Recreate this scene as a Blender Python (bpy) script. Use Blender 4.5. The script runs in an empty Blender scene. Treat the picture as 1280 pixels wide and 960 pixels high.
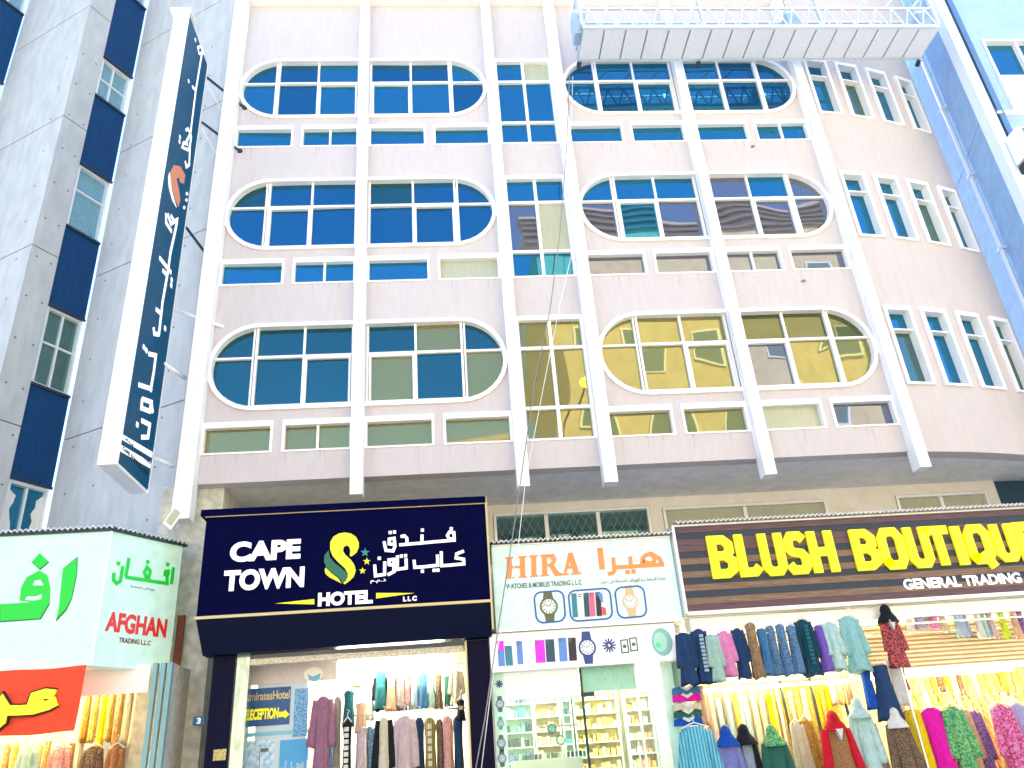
import bpy, bmesh, math, random
from mathutils import Vector, Matrix
random.seed(7)
sc = bpy.context.scene
col = sc.collection
# ------------------------------------------------------------------ camera
PITCH, ROLL, YAW, FPX = 0.4618, -0.0777, 0.0893, 1000.0
CAM = Vector((1.5214, -12.4546, 1.6))
def _axes():
    cp, sp = math.cos(PITCH), math.sin(PITCH)
    F = Vector((math.sin(YAW)*cp, math.cos(YAW)*cp, sp))
    X = Vector((math.cos(YAW), -math.sin(YAW), 0)); U = X.cross(F)
    c, s = math.cos(ROLL), math.sin(ROLL)
    return c*X + s*U, -s*X + c*U, F
CX, CU, CF = _axes()
cam = bpy.data.cameras.new('camera'); camo = bpy.data.objects.new('camera', cam); col.objects.link(camo)
cam.sensor_width = 36; cam.lens = FPX/1280*36; cam.clip_end = 2000; cam.clip_start = 0.05
m = Matrix.Identity(4)
for i, a in enumerate((CX, CU, -CF)):
    for j in range(3): m[j][i] = a[j]
m.translation = CAM; camo.matrix_world = m; sc.camera = camo
# ------------------------------------------------------------------ sky, sun, exposure
SUN_EL, SUN_AZ = 56, 20          # azimuth from +Y (behind the hotel) towards +X
w = bpy.data.worlds.new('World'); sc.world = w; w.use_nodes = True
nt = w.node_tree; bg = nt.nodes['Background']
sky = nt.nodes.new('ShaderNodeTexSky'); sky.sky_type = 'NISHITA'; sky.sun_disc = False
sky.sun_elevation = math.radians(SUN_EL); sky.sun_rotation = math.radians(SUN_AZ)
sky.ozone_density = 4.5; sky.air_density = 1.0; sky.dust_density = 0.3
nt.links.new(sky.outputs[0], bg.inputs[0]); bg.inputs[1].default_value = 0.12
sun = bpy.data.lights.new('sun', 'SUN'); sun.energy = 4.0; sun.angle = math.radians(0.6); sun.color = (1, .93, .82)
suno = bpy.data.objects.new('sun', sun); col.objects.link(suno)
el, az = math.radians(SUN_EL), math.radians(SUN_AZ)
sd = Vector((math.sin(az)*math.cos(el), math.cos(az)*math.cos(el), math.sin(el)))
suno.rotation_euler = sd.to_track_quat('Z', 'Y').to_euler()
sc.view_settings.view_transform = 'Standard'; sc.view_settings.look = 'None'
sc.view_settings.exposure = 2.45; sc.view_settings.gamma = 1
sc.cycles.max_bounces = 8; sc.cycles.glossy_bounces = 3; sc.cycles.use_denoising = True
sc.cycles.sample_clamp_indirect = 6

# ------------------------------------------------------------------ helpers: pixel rays of the survey
def ray(x, y): return CF + (x-640)/FPX*CX - (y-480)/FPX*CU
class Plane:
    """o origin, U horizontal direction, V up; N = U x V looks to the street"""
    def __init__(s, o, U):
        s.o = Vector(o); s.U = Vector(U).normalized(); s.V = Vector((0, 0, 1)); s.N = s.U.cross(s.V)
    def p(s, u, v, n=0): return s.o + s.U*u + s.V*v + s.N*n
    def px(s, x, y):
        d = ray(x, y); t = (s.o-CAM).dot(s.N)/d.dot(s.N); q = CAM + d*t - s.o
        return (q.dot(s.U), q.dot(s.V))
FP = Plane((0, 0, 0), (1, 0, 0))
def YP(Y): return Plane((0, Y, 0), (1, 0, 0))
def tri_like(P, pts): return [P.px(*p) for p in pts]
class MB:
    def __init__(s): s.v = []; s.f = []
    def add(s, vs, fs):
        b = len(s.v); s.v += [Vector(q) for q in vs]; s.f += [tuple(b+i for i in f) for f in fs]; return s
    def pbox(s, P, u0, u1, v0, v1, n0, n1):
        return s.prism(P, [(u0, v0), (u1, v0), (u1, v1), (u0, v1)], n0, n1)
    def box(s, x0, x1, y0, y1, z0, z1): return s.pbox(FP, x0, x1, z0, z1, -y1, -y0)
    def prism(s, P, poly, n0, n1):
        k = len(poly)
        a = sum(poly[i][0]*poly[(i+1) % k][1]-poly[(i+1) % k][0]*poly[i][1] for i in range(k))
        if a < 0: poly = poly[::-1]
        vs = [P.p(u, v, n1) for u, v in poly] + [P.p(u, v, n0) for u, v in poly]
        fs = [tuple(range(k)), tuple(range(2*k-1, k-1, -1))] + [(i, i+k, (i+1) % k+k, (i+1) % k) for i in range(k)]
        return s.add(vs, fs)
    def plan(s, poly, z0, z1):
        k = len(poly)
        a = sum(poly[i][0]*poly[(i+1) % k][1]-poly[(i+1) % k][0]*poly[i][1] for i in range(k))
        if a < 0: poly = poly[::-1]
        vs = [(x, y, z1) for x, y in poly] + [(x, y, z0) for x, y in poly]
        return s.add(vs, [tuple(range(k)), tuple(range(2*k-1, k-1, -1))] + [(i, i+k, (i+1) % k+k, (i+1) % k) for i in range(k)])
    def tube(s, pts, r, n=8, caps=True):
        pts = [Vector(q) for q in pts]; rs = r if isinstance(r, (list, tuple)) else [r]*len(pts)
        vs = []; fs = []
        for i, q in enumerate(pts):
            d = (pts[min(i+1, len(pts)-1)]-pts[max(i-1, 0)]).normalized()
            a = d.cross(Vector((0, 0, 1)) if abs(d.z) < .9 else Vector((0, 1, 0))).normalized(); b = d.cross(a)
            for k in range(n):
                t = 2*math.pi*k/n; vs.append(q + (a*math.cos(t)+b*math.sin(t))*rs[i])
        for i in range(len(pts)-1):
            for k in range(n):
                fs.append((i*n+k, i*n+(k+1) % n, (i+1)*n+(k+1) % n, (i+1)*n+k))
        if caps: fs += [tuple(range(n))[::-1], tuple(range((len(pts)-1)*n, len(pts)*n))]
        return s.add(vs, fs)
    def ellipsoid(s, c, rx, ry, rz, n=12, m=8):
        vs = []; fs = []
        for i in range(m+1):
            t = math.pi*i/m
            for k in range(n):
                a = 2*math.pi*k/n
                vs.append((c[0]+rx*math.sin(t)*math.cos(a), c[1]+ry*math.sin(t)*math.sin(a), c[2]+rz*math.cos(t)))
        for i in range(m):
            for k in range(n): fs.append((i*n+k, (i+1)*n+k, (i+1)*n+(k+1) % n, i*n+(k+1) % n))
        return s.add(vs, fs)
    def ribbon(s, P, pts, wd, n0, n1, closed=False):
        k = len(pts); L = []; R = []
        pts = [Vector(q[:2]) for q in pts]
        for i in range(k):
            a = pts[i-1] if (i > 0 or closed) else None; b = pts[(i+1) % k] if (i < k-1 or closed) else None
            d1 = (pts[i]-a).normalized() if a is not None else None; d2 = (b-pts[i]).normalized() if b is not None else None
            if d1 is None: d1 = d2
            if d2 is None: d2 = d1
            n_1 = Vector((-d1.y, d1.x)); n_2 = Vector((-d2.y, d2.x)); mm = (n_1+n_2)
            mm = mm.normalized() if mm.length > 1e-4 else n_1
            c = max(mm.dot(n_1), .45); o = mm*(wd/2/c)
            L.append(pts[i]+o); R.append(pts[i]-o)
        for i in range(k if closed else k-1):
            j = (i+1) % k
            s.prism(P, [tuple(L[i]), tuple(L[j]), tuple(R[j]), tuple(R[i])], n0, n1)
        return s
def tag(o, label=None, cat=None, group=None, kind=None):
    if label: o['label'] = label
    if cat: o['category'] = cat
    if group: o['group'] = group
    if kind: o['kind'] = kind
    return o
def link(name, me, parent=None):
    o = bpy.data.objects.new(name, me); col.objects.link(o)
    if parent:
        o.parent = parent
        q = Vector((0, 0, 0)); p = parent
        while p: q += p.location; p = p.parent
        o.location = -q
        # children carry world-space vertices; nested parents already sit at -q
        o.location = -sum_loc(parent)
    return o
def sum_loc(p):
    q = Vector((0, 0, 0))
    while p: q += p.location; p = p.parent
    return q
def mk(mb, name, mat, parent=None, smooth=False, **kw):
    me = bpy.data.meshes.new(name); me.from_pydata([tuple(v) for v in mb.v], [], mb.f); me.update()
    me.materials.append(mat)
    if smooth:
        for p in me.polygons: p.use_smooth = True
    o = link(name, me, parent); tag(o, **kw) if kw else None
    return o
def again(o, name, parent, dx=0, dy=0, dz=0):
    """another object sharing o's mesh, moved by an offset from o's world place"""
    c = bpy.data.objects.new(name, o.data); col.objects.link(c)
    c.parent = parent
    c.location = sum_loc(o) + Vector((dx, dy, dz)) - (sum_loc(parent) if parent else Vector((0, 0, 0)))
    return c
def thing(name, loc, label, cat, group=None):
    o = bpy.data.objects.new(name, None); o.empty_display_size = .2; o.location = loc; col.objects.link(o)
    return tag(o, label, cat, group)
def filled(P, outlines, n0, n1, name, mat, parent=None, **kw):
    cu = bpy.data.curves.new('c', 'CURVE'); cu.dimensions = '2D'; cu.fill_mode = 'BOTH'; cu.extrude = (n1-n0)/2
    for pts in outlines:
        sp = cu.splines.new('POLY'); sp.points.add(len(pts)-1); sp.use_cyclic_u = True
        for i, q in enumerate(pts): sp.points[i].co = (q[0], q[1], 0, 1)
    return _conv(cu, P, (n0+n1)/2, name, mat, parent, None, **kw)
def _conv(cu, P, nc, name, mat, parent, fit, **kw):
    o = bpy.data.objects.new('c', cu); col.objects.link(o)
    dg = bpy.context.evaluated_depsgraph_get(); me = bpy.data.meshes.new_from_object(o.evaluated_get(dg))
    bpy.data.objects.remove(o); me.name = name
    if fit:
        xs = [v.co.x for v in me.vertices]; ys = [v.co.y for v in me.vertices]
        x0, x1, y0, y1 = min(xs), max(xs), min(ys), max(ys)
        u0, u1, v0, v1 = fit
        for v in me.vertices:
            v.co.x = u0+(v.co.x-x0)/(x1-x0)*(u1-u0); v.co.y = v0+(v.co.y-y0)/(y1-y0)*(v1-v0)
    for v in me.vertices: v.co = P.p(v.co.x, v.co.y, v.co.z+nc)
    me.materials.clear(); me.materials.append(mat)
    o = link(name, me, parent); tag(o, **kw) if kw else None
    return o
def text(P, s, bl, br, tl, mat, parent, name='lettering', bold=0.0, n=.004, ex=.003, **kw):
    """s fitted between photo points: bottom left, bottom right, top left on plane P"""
    cu = bpy.data.curves.new('t', 'FONT'); cu.body = s; cu.size = 1; cu.offset = bold; cu.extrude = ex; cu.resolution_u = 4
    a = P.px(*bl); b = P.px(*br); t = P.px(*tl)
    return _conv(cu, P, n, name, mat, parent, (a[0], b[0], a[1], t[1]), **kw)
def strokes(P, lines, wd, mat, parent, name='lettering', n=.006, conv=None, **kw):
    mb = MB(); k = 0
    for pts in lines:
        q = [P.px(*(conv(p) if conv else p)) for p in pts]
        if len(q) == 1:
            h = wd*.52; u, v = q[0]; mb.prism(P, [(u-h, v-h), (u+h, v-h), (u+h, v+h), (u-h, v+h)], 0, n+.0004*k)
        else: mb.ribbon(P, q, wd, 0, n+.0004*k)
        k += 1
    return mk(mb, name, mat, parent, **kw)
def poly(P, pts, mat, parent, name, n0=0, n1=.006, conv=None, **kw):
    return mk(MB().prism(P, [P.px(*(conv(p) if conv else p)) for p in pts], n0, n1), name, mat, parent, **kw)
def zoomconv(x0, y0, s): return lambda p: (x0+p[0]/s, y0+p[1]/s)

# ------------------------------------------------------------------ materials
def mat(name, c, rough=.6, metal=0, emit=None, es=0, var=.0, scale=3, stretch=(1, 1, 1), bump=0, bscale=40, c2=None, kind=None, spec=.5, bst=(1, 1, 1), bdist=.01):
    m = bpy.data.materials.new(name); m.use_nodes = True; nt = m.node_tree; b = nt.nodes['Principled BSDF']
    b.inputs['Roughness'].default_value = rough; b.inputs['Metallic'].default_value = metal
    b.inputs['Specular IOR Level'].default_value = spec
    c4 = (*c, 1); b.inputs['Base Color'].default_value = c4
    def coords(sc_, st=(1, 1, 1)):
        tc = nt.nodes.new('ShaderNodeTexCoord'); mp = nt.nodes.new('ShaderNodeMapping')
        mp.inputs['Scale'].default_value = [sc_*q for q in st]; nt.links.new(tc.outputs['Object'], mp.inputs[0]); return mp
    if var or c2:
        mp = coords(scale, stretch)
        if kind == 'voronoi':
            tx = nt.nodes.new('ShaderNodeTexVoronoi'); fac = tx.outputs['Distance']
        elif kind == 'stripe':
            tx = nt.nodes.new('ShaderNodeTexWave'); fac = tx.outputs['Fac']; tx.inputs['Scale'].default_value = 1
        elif kind == 'cells':
            tx = nt.nodes.new('ShaderNodeTexVoronoi'); fac = tx.outputs['Color']
        else:
            tx = nt.nodes.new('ShaderNodeTexNoise'); fac = tx.outputs['Fac']; tx.inputs['Detail'].default_value = 5
        nt.links.new(mp.outputs[0], tx.inputs['Vector'])
        rp = nt.nodes.new('ShaderNodeValToRGB'); nt.links.new(fac, rp.inputs[0])
        if c2:
            rp.color_ramp.elements[0].color = c4; rp.color_ramp.elements[1].color = (*c2, 1)
            rp.color_ramp.elements[0].position = .4; rp.color_ramp.elements[1].position = .6
            if kind == 'voronoi': rp.color_ramp.elements[0].position = .3; rp.color_ramp.elements[1].position = .42
        else:
            lo = [q*(1-var) for q in c]; hi = [min(1, q*(1+var*.6)) for q in c]
            rp.color_ramp.elements[0].color = (*lo, 1); rp.color_ramp.elements[1].color = (*hi, 1)
            rp.color_ramp.elements[0].position = .3; rp.color_ramp.elements[1].position = .7
        nt.links.new(rp.outputs[0], b.inputs['Base Color'])
        if emit == 'base': nt.links.new(rp.outputs[0], b.inputs['Emission Color'])
    if emit and emit != 'base': b.inputs['Emission Color'].default_value = (*emit, 1)
    if emit: b.inputs['Emission Strength'].default_value = es
    if bump:
        mp = coords(bscale, bst); nz = nt.nodes.new('ShaderNodeTexNoise'); nt.links.new(mp.outputs[0], nz.inputs['Vector']); nz.inputs['Detail'].default_value = 4
        bp = nt.nodes.new('ShaderNodeBump'); bp.inputs['Strength'].default_value = bump; bp.inputs['Distance'].default_value = bdist
        nt.links.new(nz.outputs['Fac'], bp.inputs['Height']); nt.links.new(bp.outputs[0], b.inputs['Normal'])
    return m
M = {}
M['stucco'] = mat('stucco', (.55, .515, .52), .85, var=.05, scale=1.4, stretch=(1.6, 1, .3), bump=.15, bscale=60)
M['white'] = mat('white_paint', (.88, .88, .87), .5, var=.06, scale=2.5, stretch=(2, 2, .25))
M['soffit'] = mat('soffit_plaster', (.80, .80, .82), .8, var=.12, scale=1.2, bump=.1)
M['mezz'] = mat('beige_plaster', (.72, .69, .61), .8, var=.08, scale=1)
M['alu'] = mat('aluminium', (.78, .80, .80), .35, .3)
M['concrete'] = mat('raw_concrete', (.46, .48, .48), .9, var=.12, scale=.7, stretch=(1.5, 1.5, .5), bump=.12, bscale=12, spec=.2)
M['groove'] = mat('joint_shadow_gap', (.12, .13, .13), .9)
M['bluepanel'] = mat('blue_spandrel', (.006, .05, .15), .5, spec=.15, var=.25, scale=3, stretch=(3, 3, .4))
def glass(name, tint, rough=.02, metal=.85, bend=.035):
    m = mat(name, tint, rough, metal)
    nt = m.node_tree; b = nt.nodes['Principled BSDF']
    tc = nt.nodes.new('ShaderNodeTexCoord'); nz = nt.nodes.new('ShaderNodeTexNoise'); nz.inputs['Scale'].default_value = .9; nz.inputs['Detail'].default_value = 0
    bp = nt.nodes.new('ShaderNodeBump'); bp.inputs['Strength'].default_value = 1; bp.inputs['Distance'].default_value = bend*.3
    nt.links.new(tc.outputs['Object'], nz.inputs['Vector']); nt.links.new(nz.outputs['Fac'], bp.inputs['Height']); nt.links.new(bp.outputs[0], b.inputs['Normal'])
    return m
M['glass'] = glass('reflective_blue_glass', (.030, .21, .34))
M['glass_b'] = glass('reflective_blue_glass_dark', (.022, .15, .27))
M['refl_teal'] = glass('teal_reflection_tint', (.03, .13, .15))  # darker teal reflection of the lower left panes put into the tint
M['refl_mauve'] = glass('mauve_reflection_tint', (.20, .22, .26))  # mauve cornice reflection put into the tint
M['refl_olive'] = glass('olive_reflection_tint', (.27, .26, .11), metal=.7)  # yellow-green street reflection of the lowest row put into the tint
M['refl_olive_dark'] = glass('dark_olive_reflection_tint', (.13, .14, .07), metal=.7)
M['glass_clear'] = glass('reflective_green_glass', (.12, .22, .20))
M['glass_pale'] = mat('curtained_glass', (.42, .44, .32), .12, 0, var=.08, scale=2, stretch=(4, 4, .3))
M['black'] = mat('black_gloss_panel', (.001, .002, .022), .4, spec=.08)
M['navy'] = mat('navy_sign_face', (.0005, .001, .030), .5, spec=.03)
M['gold_trim'] = mat('gold_trim', (.55, .48, .25), .4, .3)
M['letter_white'] = mat('white_letter', (.9, .9, .9), .5, emit=(1, 1, 1), es=.12)
M['letter_yellow'] = mat('yellow_letter', (.95, .85, .01), .5, emit=(1, .9, 0), es=.06)  # painted letters with a slight glow added
M['emb_green'] = mat('green_emblem', (.01, .13, .08), .5)
M['emb_yellow'] = mat('yellow_emblem', (.92, .85, .02), .5)
M['orange'] = mat('orange_letter', (.95, .28, .08), .5)
M['greytext'] = mat('grey_print', (.10, .16, .16), .6)
M['lightbox'] = mat('mint_lightbox', (.58, .74, .71), .35, emit=(.55, .95, .85), es=.035, var=.12, scale=1.2)
M['lightbox2'] = mat('green_white_lightbox', (.54, .74, .65), .3, emit=(.5, 1, .75), es=.035, var=.12, scale=1.2)
M['signwhite'] = mat('white_sign_side', (.88, .9, .9), .4)
M['teal'] = mat('teal_sign_face', (.002, .075, .16), .35, 0, spec=.06)
M['green'] = mat('green_letter', (.0, .62, .03), .4)
M['red'] = mat('red_letter', (.75, .02, .02), .4)
M['banner'] = mat('red_banner_cloth', (.85, .07, .02), .8, var=.12, scale=4)
M['darkmetal'] = mat('dark_metal', (.03, .05, .07), .5, .5)
M['roofsheet'] = mat('pale_bounce_sheet', (.62, .64, .64), .5, .2, var=.3, scale=5)  # dark roof sheets made pale to bounce light up to the soffit
M['brown'] = mat('rusty_brown_paint', (.22, .05, .02), .7, var=.3, scale=8)
M['rope'] = mat('grey_rope', (.25, .24, .24), .8)
M['cablewhite'] = mat('white_cable', (.8, .8, .8), .6)
M['plank'] = mat('striped_wood_print', (.10, .05, .07), .5, var=.55, scale=2.2, stretch=(.35, 1, 9))
M['plank2'] = mat('dark_plank_print', (.004, .02, .05), .5)
M['plank3'] = mat('light_wood_print', (.20, .12, .08), .5, var=.5, scale=2, stretch=(.5, 1, 9))
M['skywhite'] = mat('platform_panel', (.66, .73, .84), .5, var=.06, scale=3)
M['platmetal'] = mat('galvanised_steel', (.62, .68, .75), .4, .3)
M['bluecast_wall'] = mat('blue_cast_render', (.28, .46, .72), .85, var=.12, scale=.8, bump=.15)  # blue glow over a white building put into the wall colour
M['bluecast_wall2'] = mat('light_blue_cast_render', (.34, .52, .80), .85, var=.08, scale=.6)
M['asphalt'] = mat('asphalt', (.05, .05, .05), .9, var=.3, scale=6, bump=.4)
M['paving'] = mat('paving', (.50, .47, .42), .85, var=.2, scale=5)
M['opp'] = mat('sandstone_render', (.60, .48, .30), .85, var=.15, scale=.5)
M['opp2'] = mat('cornice_render', (.50, .40, .36), .85, var=.3, scale=1.5, stretch=(.2, .2, 6))
M['lamp'] = mat('lit_tube', (1, 1, 1), .5, emit=(1, .93, .76), es=26)
M['lampgold'] = mat('lit_warm_tube', (1, 1, 1), .5, emit=(1, .80, .42), es=22)
M['glowwhite'] = mat('glowing_white_board', (.85, .87, .84), .5, emit=(1, 1, 1), es=.04)  # glow added to make the white boards brighter, no lamp behind them
M['lampwarm'] = mat('lit_street_lamp', (1, .8, .3), .5, emit=(1, .42, .02), es=5)
M['shopwall'] = mat('shop_wall', (.70, .64, .45), .7, var=.1, scale=3)
M['shopwhite'] = mat('white_shop_board', (.85, .87, .84), .5)
M['hanger'] = mat('hanger_plastic', (.75, .8, .85), .4)
M['skin'] = mat('mannequin_plastic', (.62, .54, .46), .5)
M['rail'] = mat('chrome_rail', (.7, .7, .7), .25, .8)

# ------------------------------------------------------------------ the ground
g = MB().box(-60, 60, -60, 40, -.3, 0); mk(g, 'ground', M['paving'], kind='structure')
mk(MB().box(-60, 60, -10.8, -3.2, 0.0, .004), 'road', M['asphalt'], kind='structure')
mk(MB().box(-60, 60, -3.2, 6, .004, .13), 'pavement', M['paving'], kind='structure')

# ------------------------------------------------------------------ hotel building
W, N = 2.6837, 1.4392
FX = [-W, 0, W, W+N, 2*W+N, 3*W+N]
ZT, ZB, ZTOP, FH = 9.195, 6.234, 17.485, 3.3
hotel = thing('hotel_building', (0, 1.0, 0), 'white and pinkish hotel block with rows of oval windows between slim white ribs', 'building')
RO = .85; OX = 2.593
ZC = ZT-RO
def stadium_half(sgn, cx, rin, xin):
    """half stadium outline: straight inner end at xin from the rib axis cx, round end outwards (sgn -1 left, +1 right)"""
    r = RO-rin; c = OX-RO
    pts = [(xin, ZC-r)]
    for i in range(17):
        t = -math.pi/2+math.pi*i/16; pts.append((c+r*math.cos(t), ZC+r*math.sin(t)))
    pts.append((xin, ZC+r))
    return [(cx+sgn*x, z) for x, z in pts]
def clip(pl, axis, val, keep_less):
    out = []; k = len(pl)
    f = (lambda q: val-q[axis]) if keep_less else (lambda q: q[axis]-val)
    for i in range(k):
        a, b = pl[i], pl[(i+1) % k]; fa, fb = f(a), f(b)
        if fa >= 0: out.append(a)
        if fa*fb < 0:
            t = fa/(fa-fb); out.append((a[0]+(b[0]-a[0])*t, a[1]+(b[1]-a[1])*t))
    return out
def cell(pl, u0, u1, v0, v1):
    for ax, v, l in ((0, u0, False), (0, u1, True), (1, v0, False), (1, v1, True)):
        if pl: pl = clip(pl, ax, v, l)
    return pl
holes = []; frames = []     # facade openings of the lowest floor
HALVES = [(-1, FX[1]), (1, FX[1]), (-1, FX[4]), (1, FX[4])]
IN = .10
for sg, cx in HALVES: frames.append(('half', sg, cx))
# small windows: x range, two panes?
SM = []
for b, (xa, xb) in enumerate([(FX[0]+.12, FX[1]-.1), (FX[1]+.1, FX[2]-.1), (FX[3]+.1, FX[4]-.1), (FX[4]+.1, FX[5]-.1)]):
    mid = (xa+xb)/2; SM.append((xa, mid-.075, b, 0)); SM.append((mid+.075, xb, b, 1))
DBL = {0: {(0, 1)}, 1: {(0, 1), (3, 0)}, 2: {(0, 1), (3, 1)}}
SZ0, SZ1 = 6.75, 7.31
outl = [[(FX[0]-.15, ZB), (FX[5]+.12, ZB), (FX[5]+.12, ZTOP), (FX[0]-.15, ZTOP)]]
for k in range(3):
    dz = k*FH
    for sg, cx in HALVES: outl.append([(u, v+dz) for u, v in stadium_half(sg, cx, .06, IN)])
    for xa, xb, b, i in SM: outl.append([(xa+.02, SZ0+dz), (xb-.02, SZ0+dz), (xb-.02, SZ1+dz-.02), (xa+.02, SZ1+dz-.02)])
    outl.append([(FX[2]+.12, SZ0+dz), (FX[3]-.12, SZ0+dz), (FX[3]-.12, ZT-.04+dz), (FX[2]+.12, ZT-.04+dz)])
filled(FP, outl, -.25, 0, 'facade_wall', M['stucco'], hotel)
def bars(mb, P, lst, n0, n1):
    for u0, u1, v0, v1 in lst: mb.pbox(P, u0, u1, v0, v1, n0, n1)
def pane(P, pl, parent, name='pane', matl=None, n=-.09, tilt=True):
    if len(pl) < 3: return None
    mb = MB().prism(P, pl, n-.006, n)
    if tilt:      # a hair out of true, as set glass is
        cu = sum(q[0] for q in pl)/len(pl); cv = sum(q[1] for q in pl)/len(pl); a, b = random.gauss(0, .009), random.gauss(0, .009)
        c = P.p(cu, cv, n)
        for i, v in enumerate(mb.v): mb.v[i] = v + P.N*((v-c).dot(P.U)*a+(v-c).dot(P.V)*b)
    return mk(mb, name, matl or M['glass'], parent)
def gl_for(k, side):
    '''side 0..3 from the left: the reflections of each row and side are painted in as glass tints'''
    r = random.random()
    if k == 0: return M['refl_teal'] if (side == 0 and r < .8) or (side == 1 and r < .45) else (M['refl_olive'] if r < .9 else M['refl_olive_dark']) if side != 3 else (M['refl_mauve'] if r < .5 else M['refl_olive_dark'] if r < .7 else M['refl_olive'])
    if k == 1: return (M['glass_b'] if r < .7 else M['refl_teal']) if side < 2 else (M['refl_mauve'] if r < .6 else M['glass'])
    return M['glass'] if r < .7 else M['glass_b']
def half_window(sg, cx, k):
    dz = k*FH; sh = lambda pl: [(u, v+dz) for u, v in pl]
    o = sh(stadium_half(sg, cx, 0, IN)); i1 = sh(stadium_half(sg, cx, .075, IN))
    mb = MB()
    kk = len(o)
    for i in range(kk-1): mb.prism(FP, [o[i], o[i+1], i1[i+1], i1[i]], -.10, .045)
    X = lambda x: cx+sg*x
    def bar(x0, x1, z0, z1, n0=-.11, n1=-.03):
        a, b = sorted((X(x0), X(x1))); mb.pbox(FP, a, b, z0+dz, z1+dz, n0, n1)
    z0, z1, zt = ZT-2*RO+.075, ZT-.075, 8.52
    bar(IN, IN+.05, z0, z1); bar(1.775, 1.815, z0, z1, -.1, -.02); bar(1.835, 1.865, z0, z1, -.1, -.03)
    bar(.955, .995, z0, z1)
    zt2 = zt
    bar(IN+.052, .953, zt, zt+.05, -.105, -.032); bar(.997, 1.773, zt, zt+.05, -.105, -.032); bar(1.867, OX-.1, zt, zt+.04, -.1, -.035)
    bar(IN+.052, 1.773, z0, z0+.05, -.104, -.028)
    # one opening sash stands a little proud
    q = (.10+.06, .95) if (sg+k) % 2 else (1.0, 1.77)
    for s in ((q[0], q[0]+.035), (q[1]-.035, q[1])): bar(s[0], s[1], z0+.052, zt-.003, -.09, -.022)
    bar(q[0]+.036, q[1]-.036, zt-.04, zt-.004, -.09, -.024)
    wn = mk(mb, 'window', M['white'], hotel)
    base = i1
    for a, b in ((IN+.05, .955), (.995, 1.775), (1.865, OX)):
        for c, d in ((z0, zt), (zt+.045, z1)):
            u0, u1 = sorted((X(a), X(b))); pl = cell(base, u0, u1, c+dz, d+dz)
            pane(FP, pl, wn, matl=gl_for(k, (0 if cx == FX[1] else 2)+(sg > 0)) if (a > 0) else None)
    return wn
for k in range(3):
    for sg, cx in HALVES: half_window(sg, cx, k)
def rect_window(P, u0, u1, v0, v1, cols, rows, parent, fw=.05, depth=(-.12, .02), pm=None, head=.0, matf=None, name='window', gone=(), bar_w=.04):
    """cols / rows: fractions of the dividers"""
    mb = MB(); n0, n1 = depth
    mb.pbox(P, u0, u0+fw, v0, v1, n0, n1); mb.pbox(P, u1-fw, u1, v0, v1, n0, n1)
    mb.pbox(P, u0+fw+.001, u1-fw-.001, v1-fw-head, v1, n0, n1-.002); mb.pbox(P, u0+fw+.001, u1-fw-.001, v0, v0+fw*.7, n0, n1-.002)
    U = [u0+fw] + [u0+(u1-u0)*c for c in cols] + [u1-fw]; V = [v0+fw*.7] + [v0+(v1-v0)*r for r in rows] + [v1-fw-head]
    for c in U[1:-1]: mb.pbox(P, c-bar_w/2, c+bar_w/2, v0+fw*.7+.001, v1-fw-head-.001, n0+.02, n1-.045)
    for r in V[1:-1]: mb.pbox(P, u0+fw+.001, u1-fw-.001, r-bar_w/2, r+bar_w/2, n0+.018, n1-.05)
    wn = mk(mb, name, matf or M['white'], parent)
    for i in range(len(U)-1):
        for j in range(len(V)-1):
            pmm = pm[(i, j)] if isinstance(pm, dict) and (i, j) in pm else (pm if pm and not isinstance(pm, dict) else M['glass'])
            pane(P, [(U[i], V[j]), (U[i+1], V[j]), (U[i+1], V[j+1]), (U[i], V[j+1])], wn, matl=pmm, n=n0+.035)
    return wn
for k in range(3):
    dz = k*FH
    for xa, xb, b, i in SM:
        pm = None
        if (k, b, i) in ((1, 1, 1), (0, 3, 0)): pm = M['glass_pale']
        elif k == 0: pm = M['refl_olive'] if (b, i) != (3, 1) else M['refl_mauve']
        elif k == 1 and b > 1: pm = gl_for(1, 3)
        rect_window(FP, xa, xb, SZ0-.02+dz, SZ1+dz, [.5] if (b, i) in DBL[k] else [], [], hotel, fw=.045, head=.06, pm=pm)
    pm = {(1, 1): M['glass_pale'], (0, 1): M['refl_mauve'], (1, 2): M['glass']} if k == 1 else ({(0, 2): M['glass'], (1, 2): M['glass_pale']} if k == 2 else {(i, j): M['refl_olive'] for i in (0, 1) for j in range(3)})
    rect_window(FP, FX[2]+.1, FX[3]-.1, SZ0-.02+dz, ZT+dz, [.5], [.22, .27+.005, .73], hotel, fw=.06, head=.05, pm=pm) if False else \
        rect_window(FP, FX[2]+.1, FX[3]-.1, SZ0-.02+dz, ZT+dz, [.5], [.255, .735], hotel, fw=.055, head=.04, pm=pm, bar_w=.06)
dm = mat('drip_stain', (.44, .41, .41), .9, var=.1, scale=3)
for k in range(3):
    for xa, xb, b, i in SM:
        mb = MB()
        for q in range(3):
            u = random.uniform(xa+.05, xb-.05); L_ = random.uniform(.10, .38); z = SZ0-.022+k*FH
            mb.prism(FP, [(u-.008, z), (u+.012, z), (u+.006, z-L_*.6), (u+.001, z-L_), (u-.004, z-L_*.5)], .0, .0012)
        mk(mb, 'drip_stains', dm, hotel, kind='stuff')
# white ribs
for i, x in enumerate(FX):
    x0, x1 = (x-.15, x+.13) if i == 0 else (x-.1, x+.1)
    if i == 3: x0, x1 = x-.11, x+.11
    mk(MB().pbox(FP, x0, x1, ZB-.36 if i else ZB-.62, ZTOP+.02, -.06, .2), 'rib', M['white'], hotel)
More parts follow.
